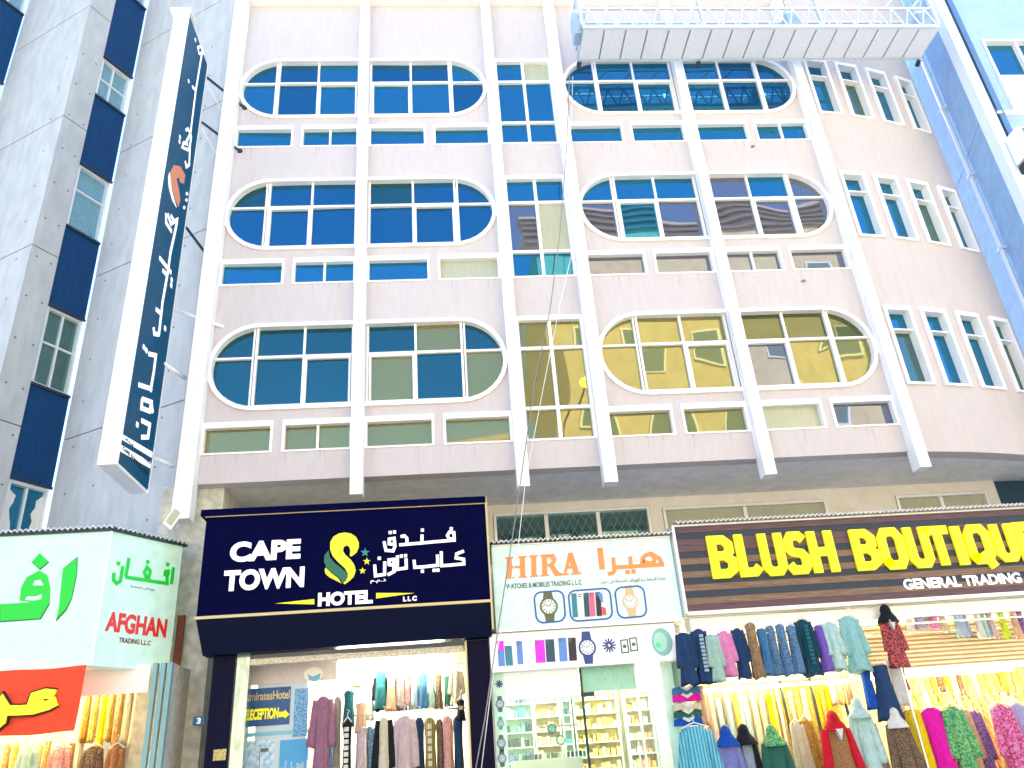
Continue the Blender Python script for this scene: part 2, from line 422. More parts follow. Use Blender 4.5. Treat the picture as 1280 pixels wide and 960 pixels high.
# curved bay right of the last rib
def yc(x):
    d = max(0, x-9.6); return .03+.09*d+.045*d*d
zwb = 7.53
AW = [(10.06, .44), (10.85, .44), (11.65, .44), (12.46, .38)]
xs = [FX[5]+.1]
for c, wd in AW: xs += [c-wd/2-.08, c-wd/2+.0, c+wd/2, c+wd/2+.08]
xs = sorted(xs+[12.84])
mb = MB()
def seg(x0, x1, z0, z1, o=0):
    mb.plan([(x0, yc(x0)+o), (x1, yc(x1)+o), (x1, yc(x1)+.3), (x0, yc(x0)+.3)], z0, z1)
inwin = lambda x: any(abs(x-c) < wd/2+.079 for c, wd in AW)
for a, b in zip(xs[:-1], xs[1:]):
    if b-a < .002: continue
    mx = (a+b)/2
    parts = 1 if b-a < .25 else 3
    for q in range(parts):
        x0 = a+(b-a)*q/parts; x1 = a+(b-a)*(q+1)/parts
        if inwin(mx):
            seg(x0, x1, ZB, zwb)
            for k in range(2): seg(x0, x1, ZT+k*FH, zwb+(k+1)*FH)
            seg(x0, x1, ZT+2*FH, ZTOP)
        else: seg(x0, x1, ZB, ZTOP)
e = [(12.84, yc(12.84))]; R_ = .3
for t in range(1, 7):
    a = math.radians(-58+t*58/6); e.append((12.84-.16+R_*math.cos(a)*1.0, yc(12.84)+.26+R_*math.sin(a)))
e.append((e[-1][0]+.02, 6.0))
for a, b in zip(e[:-1], e[1:]): mb.plan([a, b, (b[0]-.3, b[1]+.02), (a[0]-.3, a[1]+.3)], ZB, ZTOP)
mk(mb, 'curved_wall', M['stucco'], hotel)
for k in range(3):
    for j, (c, wd) in enumerate(AW):
        t = Vector((1, (yc(c+.1)-yc(c-.1))/.2, 0))
        P = Plane((c, yc(c), 0), t); h = wd/2+.075
        rect_window(P, -h, h, zwb+k*FH, ZT+.01+k*FH, [], [.70], hotel, fw=.065, depth=(-.16, .05), head=.03, pm={(0, 0): M['glass'] if (j+k) % 3 else M['glass_clear']}, bar_w=.03)
# cornice, side return, soffit, mezzanine
mb = MB().pbox(FP, FX[0]-.15, FX[5]+.3, ZTOP, ZTOP+.16, -.3, .21); mk(mb, 'cornice', M['white'], hotel)
mk(MB().box(FX[0]-.13, 13.0, .35, .6, ZTOP-.1, ZTOP+1.3), 'parapet', M['stucco'], hotel)
mk(MB().box(FX[0]-.13, FX[0]+.1, .25, 8, ZB, ZTOP+1.3), 'side_wall', M['stucco'], hotel)
pl = [(FX[0]-.13, .03), (9.6, .04)] + [(x, yc(x)+.03) for x in (10, 10.5, 11, 11.5, 12, 12.5, 12.84)] + [(13.0, 1.4), (13.0, 6), (FX[0]-.13, 6)]
mk(MB().plan(pl, ZB+.02, ZB+.2), 'soffit', M['soffit'], hotel)
mw = [(2.26, 5.22, 3), (5.45, 8.66, 2), (10.03, 11.9, 2)]
MZ = YP(1.9)
mzo = [[(-2.2, 3.3), (12.12, 3.3), (12.12, ZB+.02), (-2.2, ZB+.02)]]
for a, b, n in mw: mzo.append([(a, 4.9), (b, 4.9), (b, 6.055 if n != 3 else 6.10), (a, 6.055 if n != 3 else 6.10)])
filled(MZ, mzo, -.2, 0, 'mezzanine_wall', M['mezz'], hotel)
for a, b, n in mw:
    wn = rect_window(MZ, a+.01, b-.01, 4.91, (6.045 if n != 3 else 6.09), [i/n for i in range(1, n)], [], hotel, fw=.05, depth=(-.12, .02), matf=M['alu'], pm=M['glass_clear'] if n == 3 else M['glass_pale'], bar_w=.07)
    if n == 3:      # diamond grille
        mb = MB()
        for i in range(26):
            for s in (-1, 1):
                u = a-.6+i*.15; p0 = [u, 4.95]; p1 = [u+s*.62, 6.04]
                pts = cell([(p0[0], p0[1]), (p0[0]+.012, p0[1]), (p1[0]+.012, p1[1]), (p1[0], p1[1])], a+.07, b-.07, 4.95, 6.04)
                if len(pts) >= 3: mb.prism(MZ, pts, -.085+(.003 if s > 0 else 0), -.083+(.003 if s > 0 else 0))
        mk(mb, 'grille', mat('grille_paint', (.12, .22, .26), .6), wn, kind='stuff')
    for j, (bb) in enumerate([]): pass
mk(MB().box(12.15, 14.5, 1.95, 6, 3.4, ZB+.01), 'side_gap_shade', mat('unlit_recess', (.02, .06, .10), .8), hotel)  # solid dark box; the shade of the side opening is its colour
mk(MB().box(-2.2, 12.9, 3.6, 8, 0, ZTOP), 'core_wall', M['mezz'], hotel)
# little security camera like fittings on the wall
for i, (x, y) in enumerate([(940, 184), (1003, 352)]):
    u, v = FP.px(x, y); mb = MB().pbox(FP, u-.02, u+.02, v-.015, v+.015, 0, .05); mb.pbox(FP, u+.01, u+.04, v-.02, v+.0, .03, .07)
    tag(mk(mb, 'wall_camera', mat('grey_camera', (.25, .26, .3), .5)), ['small dark camera on the pink wall between the top and middle window rows', 'small dark camera on the pink wall above the lowest right oval window'][i], 'camera', 'small cameras on the hotel wall')

# ------------------------------------------------------------------ concrete building at left: saw-tooth plan
dA = Vector((-.868, .496, 0)).normalized(); dB = Vector((.520, .854, 0)).normalized()
F1 = Vector((-5.79, 2.03, 0)); E1 = Vector((-6.515, .845, 0)); F2 = E1+dA*2.71; E2 = F2-dB*1.39
lb = thing('concrete_building', (-6.5, 3, 0), 'grey raw concrete building with saw-tooth piers and deep blue window strips at far left', 'building')
LT = 24
PAp = Plane(F1, -dA); LAp = (Vector((-2.9, .38, 0))-F1).length
PA = Plane(F2, -dA); LA = 2.71
PB = Plane(E1, dB); PB2 = Plane(E2, dB)
J = [0, 4.4, 8.0, 11.72, 15.13, 18.6, LT]
for P, L in ((PAp, LAp), (PA, LA)):
    for a, b in zip(J[:-1], J[1:]):
        mk(MB().pbox(P, .0, L-.003, a+.012, b-.012, -.25, 0), 'concrete_panel', M['concrete'], lb)
        # cast board lines: slightly proud strips
    mk(MB().pbox(P, 0, L-.003, 0, LT, -.3, -.022), 'joint_backing', M['groove'], lb)
for P in (PB, PB2):
    for a, b in zip(J[:-1], J[1:]):
        mk(MB().pbox(P, .003, .56, a+.012, b-.012, -.25, -.001), 'concrete_panel', M['concrete'], lb)
    mk(MB().pbox(P, .0, .555, 0, LT, -.3, -.022), 'joint_backing', M['groove'], lb)
    # window strip
    WZ = [(5.3, 7.02), (8.95, 10.63), (12.62, 14.25), (16.33, 17.5), (20, 21.7)]
    z = 3.6
    for i, (a, b) in enumerate(WZ):
        mk(MB().pbox(P, .562, 1.385, z, a, -.2, -.06), 'blue_spandrel', M['bluepanel'], lb)
        mk(MB().pbox(P, .562, 1.385, a-.06, a-.005, -.058, -.02), 'sill', M['darkmetal'], lb)
        cols, rows = {0: ([.5], []), 1: ([.5], [.55]), 2: ([], [.62]), 3: ([.45], [.5]), 4: ([.5], [.5])}[i]
        rect_window(P, .60, 1.36, a+.002, b-.002, cols, rows, lb, fw=.05, depth=(-.2, -.07), matf=M['alu'], pm=M['glass_clear'] if i in (1,) else mat('dusty_glass', (.22, .42, .50), .2, .4, var=.3, scale=5, stretch=(3, 3, .6)) if i else M['glass'])
        z = b+.003
        mk(MB().pbox(P, .562, 1.385, b, b+.05, -.06, -.015), 'lintel', M['darkmetal'], lb); z = b+.05
    mk(MB().pbox(P, .562, 1.385, z, LT, -.2, -.06), 'blue_spandrel', M['bluepanel'], lb)
# tie holes
mb = MB()
for P, us in ((PAp, [.35, 1.1, 1.9, 2.6]), (PB, [.12, .44]), (PA, [2.3])):
    for u in us:
        for z in [5.0+.93*i for i in range(14)]:
            uu = u+random.uniform(-.02, .02); mb.pbox(P, uu-.018, uu+.018, z-.018, z+.018, 0, .003)
mk(mb, 'tie_holes', M['groove'], lb, kind='stuff')
# torn paper in the lowest window
P = PB
for i, (u0, u1) in enumerate([(.65, .80), (1.18, 1.31)]):
    pts = [(u0, 5.36)] + [(u1+random.uniform(-.05, .05), 5.36+j*.13) for j in range(12)] + [(u0, 6.9)] if i == 0 else [(u1, 5.36)] + [(u0+random.uniform(-.05, .05), 5.36+j*.13) for j in range(12)] + [(u1, 6.9)]
    mk(MB().prism(P, pts, -.16, -.15), 'torn_paper', mat('white_paper', (.75, .74, .68), .8), lb)
# pillar under the cantilever, with drain slot
pil = thing('concrete_pillar', (-2.7, .3, 0), 'stained concrete pillar between the corner shop and the hotel entrance', 'pillar')
mk(MB().box(-3.15, -2.18, .22, 1.9, .13, 6.3), 'shaft', mat('stained_concrete', (.60, .60, .50), .9, var=.28, scale=1.6, bump=.3), pil)
mk(MB().box(-3.0, -2.87, .25, .6, 6.3, LT), 'drain_slot', mat('slot_paint', (.14, .22, .30), .8, var=.4, scale=6), lb)

# ------------------------------------------------------------------ building at right
rb = thing('blue_cast_building', (14, 0, 0), 'white building, blue cast painted in, at the right edge, side wall towards the hotel', 'building')
dS = Vector((.3273, .9449, 0)); C0 = Vector((13.0, -.47, 0))
PS = Plane(C0+dS*6, -dS)       # faces the hotel
PSL = 6.0
for i, (a, b) in enumerate(zip([0, 4.2, 8.77, 13.57, 18.4], [4.2, 8.77, 13.57, 18.4, 24])):
    mk(MB().pbox(PS, 0, PSL, a+.01, b-.01, -.3, 0), 'render_panel', M['bluecast_wall'], rb)
mk(MB().pbox(PS, 0, PSL, 0, 24, -.4, -.02), 'joint_backing', mat('blue_cast_joint', (.10, .22, .45), .8), rb)
FR = YP(-.5)
x0 = 13.0
mk(MB().pbox(FR, x0, x0+.24, 0, 24, -.2, .05), 'corner_pilaster', mat('blue_cast_white', (.70, .80, .90), .6), rb)  # white band with the blue glow mixed into its colour
ro = [[(x0+.24, 0), (20, 0), (20, 24), (x0+.24, 24)]]
for zz in (14.58, 11.2, 7.8): ro.append([(13.69, zz), (16.2, zz), (16.2, zz+1.17), (13.69, zz+1.17)])
filled(FR, ro, -.2, 0, 'front_wall', M['bluecast_wall2'], rb)
for zz in (14.58, 11.2, 7.8):
    rect_window(FR, 13.70, 16.19, zz+.01, zz+1.16, [.33, .66], [], rb, fw=.05, depth=(-.15, .03), bar_w=.06)
    mk(MB().pbox(FR, 13.69, 16.2, zz-1.05, zz-.003, 0, .06), 'white_panel', M['white'], rb)
    mk(MB().pbox(FR, 13.25, 20, zz-1.12, zz-1.06, 0, .09), 'ledge', M['white'], rb)
# air conditioner outside
ac = thing('air_conditioner', (14.3, -.7, 12.4), 'white air conditioner unit on the blue cast building by the right edge', 'air conditioner')
au, av = FR.px(1262, 185)
mk(MB().pbox(FR, au-.1, au+.75, av-.55, av+.15, .08, .45), 'casing', M['signwhite'], ac)
mb = MB()
for i in range(9): mb.pbox(FR, au+.0, au+.6, av-.5+i*.07, av-.47+i*.07, .452, .465)
mk(mb, 'louvre', M['darkmetal'], ac, kind='stuff'); mk(MB().pbox(FR, au-.05, au+.0, av-.75, av-.56, 0, .4), 'bracket', M['darkmetal'], ac)
# drainpipe on side wall
pp = MB(); a, _ = PS.px(1165, 90); pp.tube([PS.p(a, .2, .09), PS.p(a, 23, .09)], .05, 10)
dp = thing('drainpipe', tuple(PS.p(a, 0, .09)), 'pale drainpipe running down the blue cast side wall right of the hotel', 'pipe')
mk(pp, 'pipe', M['platmetal'], dp, smooth=True)
for z in (7.2, 9, 11, 13, 15, 17): mk(MB().pbox(PS, a-.075, a+.075, z, z+.06, 0, .155), 'pipe_clamp', M['platmetal'], dp)

# ------------------------------------------------------------------ suspended platform
gz, gx0, gx1, gn, gf = 15.07, 4.50, 12.05, -1.37, -.58
gd = thing('suspended_platform', ((gx0+gx1)/2, -1, gz), 'long white suspended cradle with lattice rails hanging before the top windows', 'platform')
npn = 17; st = (gx1-gx0)/npn
fp0 = mk(MB().box(gx0+.02, gx0+st-.015, gn+.03, gf-.02, gz, gz+.03), 'floor_panel', M['skywhite'], gd)
for i in range(1, npn): again(fp0, 'floor_panel', gd, dx=i*st)
mk(MB().box(gx0, gx1, gn, gf, gz+.031, gz+.045), 'deck', mat('deck_backing', (.30, .36, .46), .7), gd)
for y in (gn, gf):
    mk(MB().box(gx0, gx1, y-.03, y+.03, gz+.0, gz+.09), 'side_rail', M['platmetal'], gd)
    for z in (.60, 1.15): mk(MB().tube([(gx0, y, gz+z), (gx1, y, gz+z)], .032, 8), 'hand_rail', M['platmetal'], gd)
    nb = 21; s2 = (gx1-gx0)/nb/1.0
    b1 = mk(MB().tube([(gx0+.02, y, gz+.08), (gx0+s2/2, y, gz+.60)], .021, 6), 'brace', M['platmetal'], gd)
    b2 = mk(MB().tube([(gx0+s2/2, y, gz+.60), (gx0+s2-.02, y, gz+.08)], .021, 6), 'brace', M['platmetal'], gd)
    for i in range(1, nb): again(b1, 'brace', gd, dx=i*s2); again(b2, 'brace', gd, dx=i*s2)
    p1 = mk(MB().box(gx0-.03, gx0+.03, y-.035, y+.035, gz+.09, gz+1.2), 'post', M['platmetal'], gd)
    for i in (1, 2, 3): again(p1, 'post', gd, dx=i*(gx1-gx0)/3)
    q1 = mk(MB().tube([(gx0+.5, y, gz+.6), (gx0+1.0, y, gz+1.15)], .02, 6), 'brace', M['platmetal'], gd)
    for i in range(1, 12): again(q1, 'brace', gd, dx=i*.6)
for x in (gx0, gx1):
    for z in (.3, .6, 1.15): mk(MB().box(x-.02, x+.02, gn, gf, gz+z-.02, gz+z+.02), 'end_rail', M['platmetal'], gd)
    mk(MB().tube([(x, gn, gz+.1), (x, gf, gz+.6), (x, gn, gz+1.15)], .02, 6), 'end_brace', M['platmetal'], gd)
for x in (gx0+.02, gx0+4.6, gx1-.02):
    h = mk(MB().box(x-.14, x+.14, -1.15, -.85, gz+.15, gz+.75), 'hoist', mat('hoist_paint', (.35, .5, .65), .5), gd)
    mk(MB().tube([(x, -1.0, gz+.75), (x, -1.0, 24)], .008, 5), 'suspension_cable', M['rope'], gd)
    mb = MB(); mb.ellipsoid((x, -1.0, gz+.9), .1, .1, .12); mk(mb, 'pulley', M['platmetal'], gd, smooth=True)
for x in (gx0+.03, gx0+2.6, gx1-.03):
    mk(MB().tube([(x, gf+.02, gz-.02), (x, gf+.14, gz-.06)], .05, 8), 'wall_roller', M['darkmetal'], gd)

# ropes
def rope(pts, Y, r, m_, label, grp):
    q = [FP.p(0, 0, 0)]*0
    P3 = []
    for x, y, Yd in pts:
        P = YP(Yd); u, v = P.px(x, y); P3.append(P.p(u, v))
    o = mk(MB().tube(P3, r, 6), 'rope', m_, smooth=True); tag(o, label, 'rope', grp)
rope([(712, 95, -.6), (708, 190, -.5), (700, 290, -.45), (688, 385, -.45), (668, 480, -.42), (651, 600, -.42), (640, 675, -.6), (622, 790, -.75), (606, 900, -.8), (592, 975, -.8)], 0, .009, M['rope'], 'thin dark rope hanging from the left end of the cradle down past the stair windows', 'ropes hanging from the cradle')
rope([(716, 95, -.6), (712, 200, -.5), (714, 320, -.45), (700, 380, -.45), (680, 480, -.42), (657, 600, -.42), (648, 680, -.6), (624, 800, -.75), (614, 860, -.8), (600, 975, -.8)], 0, .006, M['cablewhite'], 'second, paler line hanging beside the dark rope in front of the stair windows', 'ropes hanging from the cradle')
# ------------------------------------------------------------------ vertical hotel sign
SX = -3.2
vs = thing('vertical_hotel_sign', (SX, -.9, 6.0), 'tall projecting sign box with white edges and dark teal face of white arabic lettering', 'sign')
PV = Plane((SX, 0, 0), (0, 1, 0))
yn, yf = -1.53, -.26; zb, zt_ = 6.08, 15.35
mk(MB().box(SX-.27, SX-.012, yn, yf, zb-.05, zt_+.03), 'sign_box', M['signwhite'], vs)
mk(MB().pbox(PV, yn+.025, yf-.025, zb+.0, zt_-.01, -.011, 0), 'sign_face', M['teal'], vs)
mk(MB().pbox(PV, yn, yn+.024, zb-.05, zt_+.03, -.012, .012), 'edge_trim', M['signwhite'], vs); mk(MB().pbox(PV, yf-.024, yf, zb-.05, zt_+.03, -.012, .012), 'edge_trim', M['signwhite'], vs)
mk(MB().box(SX-.34, SX+.04, yn-.07, yn+.3, zt_+.031, zt_+.07), 'sign_cap', M['signwhite'], vs)
lw = .075
c1 = zoomconv(200, 20, 4.36); c2 = zoomconv(150, 230, 5.05); c3 = zoomconv(140, 410, 4.8)
L1 = [[(212, 205), (236, 200), (222, 165), (205, 172), (212, 205)], [(230, 190), (195, 400), (165, 640), (140, 690)], [(192, 130)], [(193, 405), (175, 385)], [(155, 355)],
      [(165, 640), (152, 615), (140, 622)], [(170, 650), (160, 720), (150, 730), (120, 715), (128, 690), (150, 700)], [(162, 720), (158, 810), (142, 822), (136, 790)], [(108, 660)], [(105, 685)]]
strokes(PV, L1, .058, M['letter_white'], vs, conv=c1)
L2 = [[(290, 185), (290, 245), (325, 300)], [(300, 190), (320, 250), (360, 225), (355, 260), (340, 330), (318, 430), (300, 560), (268, 740), (250, 900), (245, 950)], [(320, 200), (345, 240)],
      [(248, 465), (322, 560)], [(268, 545), (300, 580)], [(325, 605)], [(322, 640)], [(225, 790), (260, 820)], [(245, 950), (215, 945), (210, 905)], [(283, 912)]]
strokes(PV, L2, lw, M['letter_white'], vs, conv=c2)
L3 = [[(190, 115)], [(205, 135)], [(218, 155), (262, 165), (250, 260), (232, 365)], [(158, 340), (232, 365), (236, 380)], [(180, 425), (235, 445), (225, 500), (175, 480), (180, 425)], [(235, 445), (243, 510)],
      [(175, 555), (225, 580), (215, 655), (175, 655)], [(150, 580)]]
strokes(PV, L3, lw, M['letter_white'], vs, conv=c3)
# emblem on vertical sign
ce = zoomconv(100, 0, 3.2)
poly(PV, [(375, 660), (400, 665), (420, 700), (415, 735), (400, 730), (395, 710), (385, 715), (395, 760), (400, 800), (393, 828), (380, 800), (362, 740), (360, 690)], mat('salmon_emblem', (.70, .25, .12), .5), vs, 'emblem_body', conv=ce)
poly(PV, [(357, 690), (365, 760), (380, 815), (385, 830), (368, 800), (355, 750), (352, 710)], M['letter_white'], vs, 'emblem_wing', n1=.008, conv=ce)
for x, y in ((427, 775), (425, 800), (416, 830)): poly(PV, [(x-5, y), (x, y-8), (x+5, y), (x, y+8)], M['letter_white'], vs, 'star', conv=ce)
# two plates of small print
for i, q in enumerate([[(65, 640), (242, 745), (236, 778), (58, 668)], [(52, 700), (232, 808), (228, 842), (46, 738)]]):
    poly(PV, q, M['letter_white'], vs, 'name_plate', n1=.006, conv=c3)
a = c3((70, 665)); b = c3((232, 770)); t = c3((75, 647))
text(PV, '\uFED5\uFEAA\uFEE8\uFED3 \uFE90\uFEF3\uFE8E\uFEDB \uFEE5\uFEED\uFE8E\uFE97'[::1], a, b, t, M['darkmetal'], vs, n=.012)
a = c3((58, 728)); b = c3((222, 833)); t = c3((62, 708))
text(PV, 'CAPE TOWN HOTEL', a, b, t, M['darkmetal'], vs, n=.012, bold=.02)
# brackets from the sign to the hotel corner
for i, (p, q, mt) in enumerate([((262, 97), (306, 135), 'darkmetal'), ((256, 153), (300, 189), 'darkmetal'), ((236, 284), (258, 318), 'darkmetal'), ((219, 386), (280, 409), 'signwhite'), ((205, 452), (232, 473), 'signwhite'), ((196, 572), (218, 583), 'signwhite')]):
    A = PV.px(*p); A3 = PV.p(A[0], A[1], -.05)
    B = FP.px(*q)
    if i in (2, 4, 5): Bq = YP(.05).px(*q); B3 = YP(.05).p(*Bq)
    else: B3 = FP.p(B[0], B[1], .0)
    mk(MB().tube([A3, B3], .028 if i < 3 else .035, 8), 'bracket', M[mt], vs, smooth=True)
    if i in (0, 1): mk(MB().tube([A3+Vector((0, 0, -.15)), Vector((FX[0]-.2, 0.1, B3.z-.05))], .012, 6), 'stay_wire', M['cablewhite'], vs)
    if i in (0, 1): mk(MB().ellipsoid(B3, .055, .055, .055), 'bracket_foot', M[mt], vs, smooth=True)
# floodlight under the corner rib
fl = thing('floodlight', (-2.75, -.1, 5.4), 'small white floodlight tilted under the white corner rib above the corner shop', 'floodlight')
P = Plane((-2.72, -.15, 0), (1, .2, 0)); u, v = P.px(216, 648); R2 = [(-.13, -.10), (.0, -.2), (.16, .10), (.03, .2)]
mk(MB().prism(P, [(u+a, v+b) for a, b in R2], -.05, .06), 'lamp_housing', M['signwhite'], fl)
mk(MB().prism(P, [(u+a*.7, v+b*.7) for a, b in R2], .061, .068), 'lamp_glass', M['glass_pale'], fl)
mk(MB().tube([P.p(u, v, 0), P.p(u+.05, v+.35, .0)], .015, 6), 'lamp_arm', M['darkmetal'], fl)

# ------------------------------------------------------------------ corner shop at left: mint light box
cs = thing('corner_shop_sign', (-3.5, -.6, 3.4), 'mint white corner light box with green arabic and red latin lettering', 'sign')
PL = YP(-1.15)
cu_, _ = PL.px(126, 750)
zb1, zt1 = PL.px(113, 832)[1], PL.px(138, 664)[1]
mk(MB().pbox(PL, -8.5, cu_, zb1, zt1, -.35, 0), 'light_box', M['lightbox2'], cs)
dR = ray(1330, 983.9-.0778*751); dR.z = 0
PR = Plane((cu_, -1.15, 0), dR); lr = PR.px(220, 758)[0]
mk(MB().plan([(cu_+.002, -1.15), tuple(PR.p(lr, 0))[:2], (cu_+.002+PR.U.x*lr-.35, -1.15+PR.U.y*lr), (cu_+.002, -.80)], zb1, zt1), 'light_box', M['lightbox2'], cs)
mk(MB().tube([PR.p(0.0, zb1, .005), PR.p(0, zt1, .005)], .018, 6), 'corner_trim', M['signwhite'], cs)
cz = zoomconv(0, 680, 3.84)
gm = M['green']; dk = mat('dark_green_outline', (.0, .12, .06), .5)
for pts in ([(270, 372), (283, 320), (303, 120), (373, 62), (370, 150), (345, 265), (318, 320)],
            [(0, 290), (190, 278), (238, 290), (196, 362), (0, 376)],
            [(153, 88), (193, 45), (236, 88), (193, 125)]):
    poly(PL, pts, dk, cs, 'lettering', n1=.012, conv=cz)
    cx_ = sum(p[0] for p in pts)/len(pts); cy_ = sum(p[1] for p in pts)/len(pts)
    poly(PL, [(cx_+(a-cx_)*.97, cy_+(b-cy_)*.95-2) for a, b in pts], gm, cs, 'lettering', n0=.012, n1=.016, conv=cz)
filled(PL, [[PL.px(*cz(p)) for p in [(97, 272), (103, 210), (130, 160), (190, 128), (228, 150), (242, 215), (238, 290), (190, 279), (150, 279)]], [PL.px(*cz(p)) for p in [(155, 200), (165, 175), (195, 170), (212, 200)]], [PL.px(*cz(p)) for p in [(120, 270), (125, 250), (175, 250), (205, 236), (200, 265), (170, 272)]]], .0005, .013, 'lettering', gm, cs)
# small face
cr = zoomconv(130, 680, 7.385)
G = [[(105, 360), (165, 200)][:0]]
strokes(PR, [[(90, 265), (85, 330), (115, 365), (150, 340), (172, 205)], [(200, 300), (228, 130)], [(195, 305), (580, 365), (580, 280)], [(395, 320), (370, 260), (395, 215), (425, 250), (410, 320)], [(560, 300), (565, 255), (590, 250), (590, 290)], [(620, 370), (638, 215)], [(130, 180)], [(402, 165)], [(585, 190)]], .05, gm, cs, conv=cr, n=.01)
text(PR, '\uFE8E\uFEF4\uFEA0\uFEE4\uFEAE\uFE97 \uFEB5\u0630\u0645\u0645', (163, 735), (193, 740), (163, 730.5), M['greytext'], cs, n=.004)
text(PR, 'AFGHAN', (130.5, 789), (207, 795), (136, 764), M['red'], cs, bold=.04, n=.006)
text(PR, 'TRADING L.L.C', (148, 803), (188, 804), (148.5, 796.5), M['brown'], cs, bold=.02, n=.004)
# corrugated canopy roof over it
def corrugated(P, u0, u1, v, n0, n1, name, parent, amp=.018, pitch=.075, rise=.05):
    mb = MB(); k = int((u1-u0)/pitch*4); vs_ = []; fs = []
    for i in range(k+1):
        u = u0+(u1-u0)*i/k; h = amp*math.sin(i*math.pi/2)
        vs_ += [P.p(u, v+h, n1), P.p(u, v+h+rise, n0), P.p(u, v+h-.02, n1), P.p(u, v+h+rise-.02, n0)]
    for i in range(k):
        a = i*4; fs += [(a, a+4, a+5, a+1), (a+2, a+3, a+7, a+6), (a, a+2, a+6, a+4)]
    mb.add(vs_, fs); return mk(mb, name, M['roofsheet'], parent)
corrugated(PL, -8.5, cu_+.05, zt1+.06, -1.2, .08, 'corrugated_roof', cs)
mk(MB().pbox(PL, -8.5, cu_+.03, zt1+.001, zt1+.04, -.3, .05), 'roof_edge', M['darkmetal'], cs)
mk(MB().pbox(PR, .0, lr+.05, zt1+.002, zt1+.04, -.3, .05), 'roof_edge', M['darkmetal'], cs)
corrugated(PR, 0, lr+.05, zt1+.06, -.8, .07, 'corrugated_roof', cs)
# red banner with yellow writing
P = YP(-1.23); mb = MB(); vs_ = []; fs = []
tl, tr, br = P.px(-60, 843), P.px(108, 838), P.px(96, 914)
nx, nz = 30, 12
for i in range(nx+1):
    for j in range(nz+1):
        u = -7.2+(tr[0]+7.2)*i/nx; v = tl[1]+(br[1]-tl[1])*j/nz
        u -= .03*j/nz*(i/nx); vs_.append(P.p(u, v+.01*math.sin(i*.9), .012*math.sin(i*1.3+j*.4)+.012*math.sin(i*.5)))
for i in range(nx):
    for j in range(nz): a = i*(nz+1)+j; fs.append((a, a+1, a+nz+2, a+nz+1))
bn = thing('red_banner', (-5, -1.23, 2.6), 'red cloth banner with yellow arabic letters below the green and white sign', 'banner')
mk(MB().add(vs_, fs), 'cloth', M['banner'], bn, smooth=True)
AR = [[(280, 755), (240, 775), (170, 795), (100, 800), (40, 800), (15, 760), (-10, 790), (-30, 850)], [(270, 725), (225, 720), (175, 735), (165, 765), (215, 775)], [(25, 800), (15, 850), (-20, 880)]]
strokes(P, AR, .16, mat('banner_outline', (.03, .01, .0), .7), bn, conv=cz, n=.045)
strokes(P, AR, .12, M['letter_yellow'], bn, conv=cz, n=.052)
# small shop box at left
ls = thing('corner_shop', (-5, 1, 0), 'lit corner clothes shop under the mint light box, glass front full of gold garments', 'shop')
mk(MB().box(-8.5, -3.16, 1.3, 1.4, .13, 3.4), 'back_wall', M['shopwall'], ls)
mk(MB().box(-8.5, -3.15, -.75, 1.4, 3.43, 3.5), 'ceiling', M['shopwhite'], ls)
xw = YP(-.6).px(195, 900)[0]
for a in (YP(-.6).px(187, 900)[0], YP(-.6).px(197, 900)[0], YP(-.6).px(206, 900)[0]):
    mk(MB().box(a-.03, a+.03, -.64, -.56, .13, 3.42), 'door_frame', mat('teal_frame', (.18, .36, .40), .4, .3), ls)
mk(MB().box(xw+.10, xw+.13, -.55, 1.3, .13, 3.42), 'side_wall', mat('pier_plaster', (.48, .48, .42), .8, var=.2, scale=2), ls)
mk(MB().box(-4.0, xw-.15, -.61, -.60, 3.05, 3.42), 'white_sticker', M['shopwhite'], ls)
t0 = MB().tube([(-6.5, .0, 3.36), (-3.6, .0, 3.36)], .03, 8); mk(t0, 'tube_lamp', M['lampgold'], ls)
# rusty pole on pillar, plate with 3, sticker
q = YP(.15)
u, v0 = q.px(217, 878); v1 = q.px(228, 770)[1]
tag(mk(MB().pbox(q, u-.06, u+.04, v0, v1, 0, .06), 'downpipe', M['brown']), 'rusty brown downpipe stub on the concrete pillar', 'pipe')
u0, v0 = q.px(241, 907); u1, v1 = q.px(257, 895)
nb_ = thing('house_number_plate', q.p(u0, v0), 'small blue plate with white number 3 on the concrete pillar', 'sign')
mk(MB().pbox(q, u0, u1, v0, v1, 0, .015), 'plate', mat('blue_plate', (.03, .18, .42), .4), nb_)
text(q, '3', (246, 905), (251, 905), (246, 897.5), M['letter_white'], nb_, n=.018, bold=.03)

# ------------------------------------------------------------------ hotel sign over the entrance
YH = -.6; PH = YP(YH)
hs = thing('hotel_sign', (0, YH, 4), 'wide navy hotel sign with white lettering and yellow swan emblem over the clothes passage', 'sign')
hx0, hx1, hz0, hz1 = -2.16, 2.02, 4.0, 5.49
mk(MB().pbox(PH, hx0, hx1, hz0, hz1, -.3, 0), 'sign_face', M['navy'], hs)
mk(MB().pbox(PH, hx0-.08, hx1+.01, hz1+.003, hz1+.10, -.33, .04), 'top_ledge', M['navy'], hs)
for a in ((hx0-.02, hx1, hz1-.012, hz1+.012, .005), (hx0-.02, hx1+.02, hz0-.02, hz0+.02, .02)):
    mk(MB().pbox(PH, a[0], a[1], a[2], a[3], -.02, a[4]), 'gold_strip', M['gold_trim'], hs)
mk(MB().pbox(PH, hx1+.002, hx1+.03, hz0-.4, hz1+.1, -.05, .015), 'gold_strip', M['gold_trim'], hs)
Vx = MB(); a = [PH.p(hx0, hz0-.022, 0), PH.p(hx1-.001, hz0-.022, 0), PH.p(hx1-.001, 3.52, -.1), PH.p(hx0+.11, 3.50, -.1)]
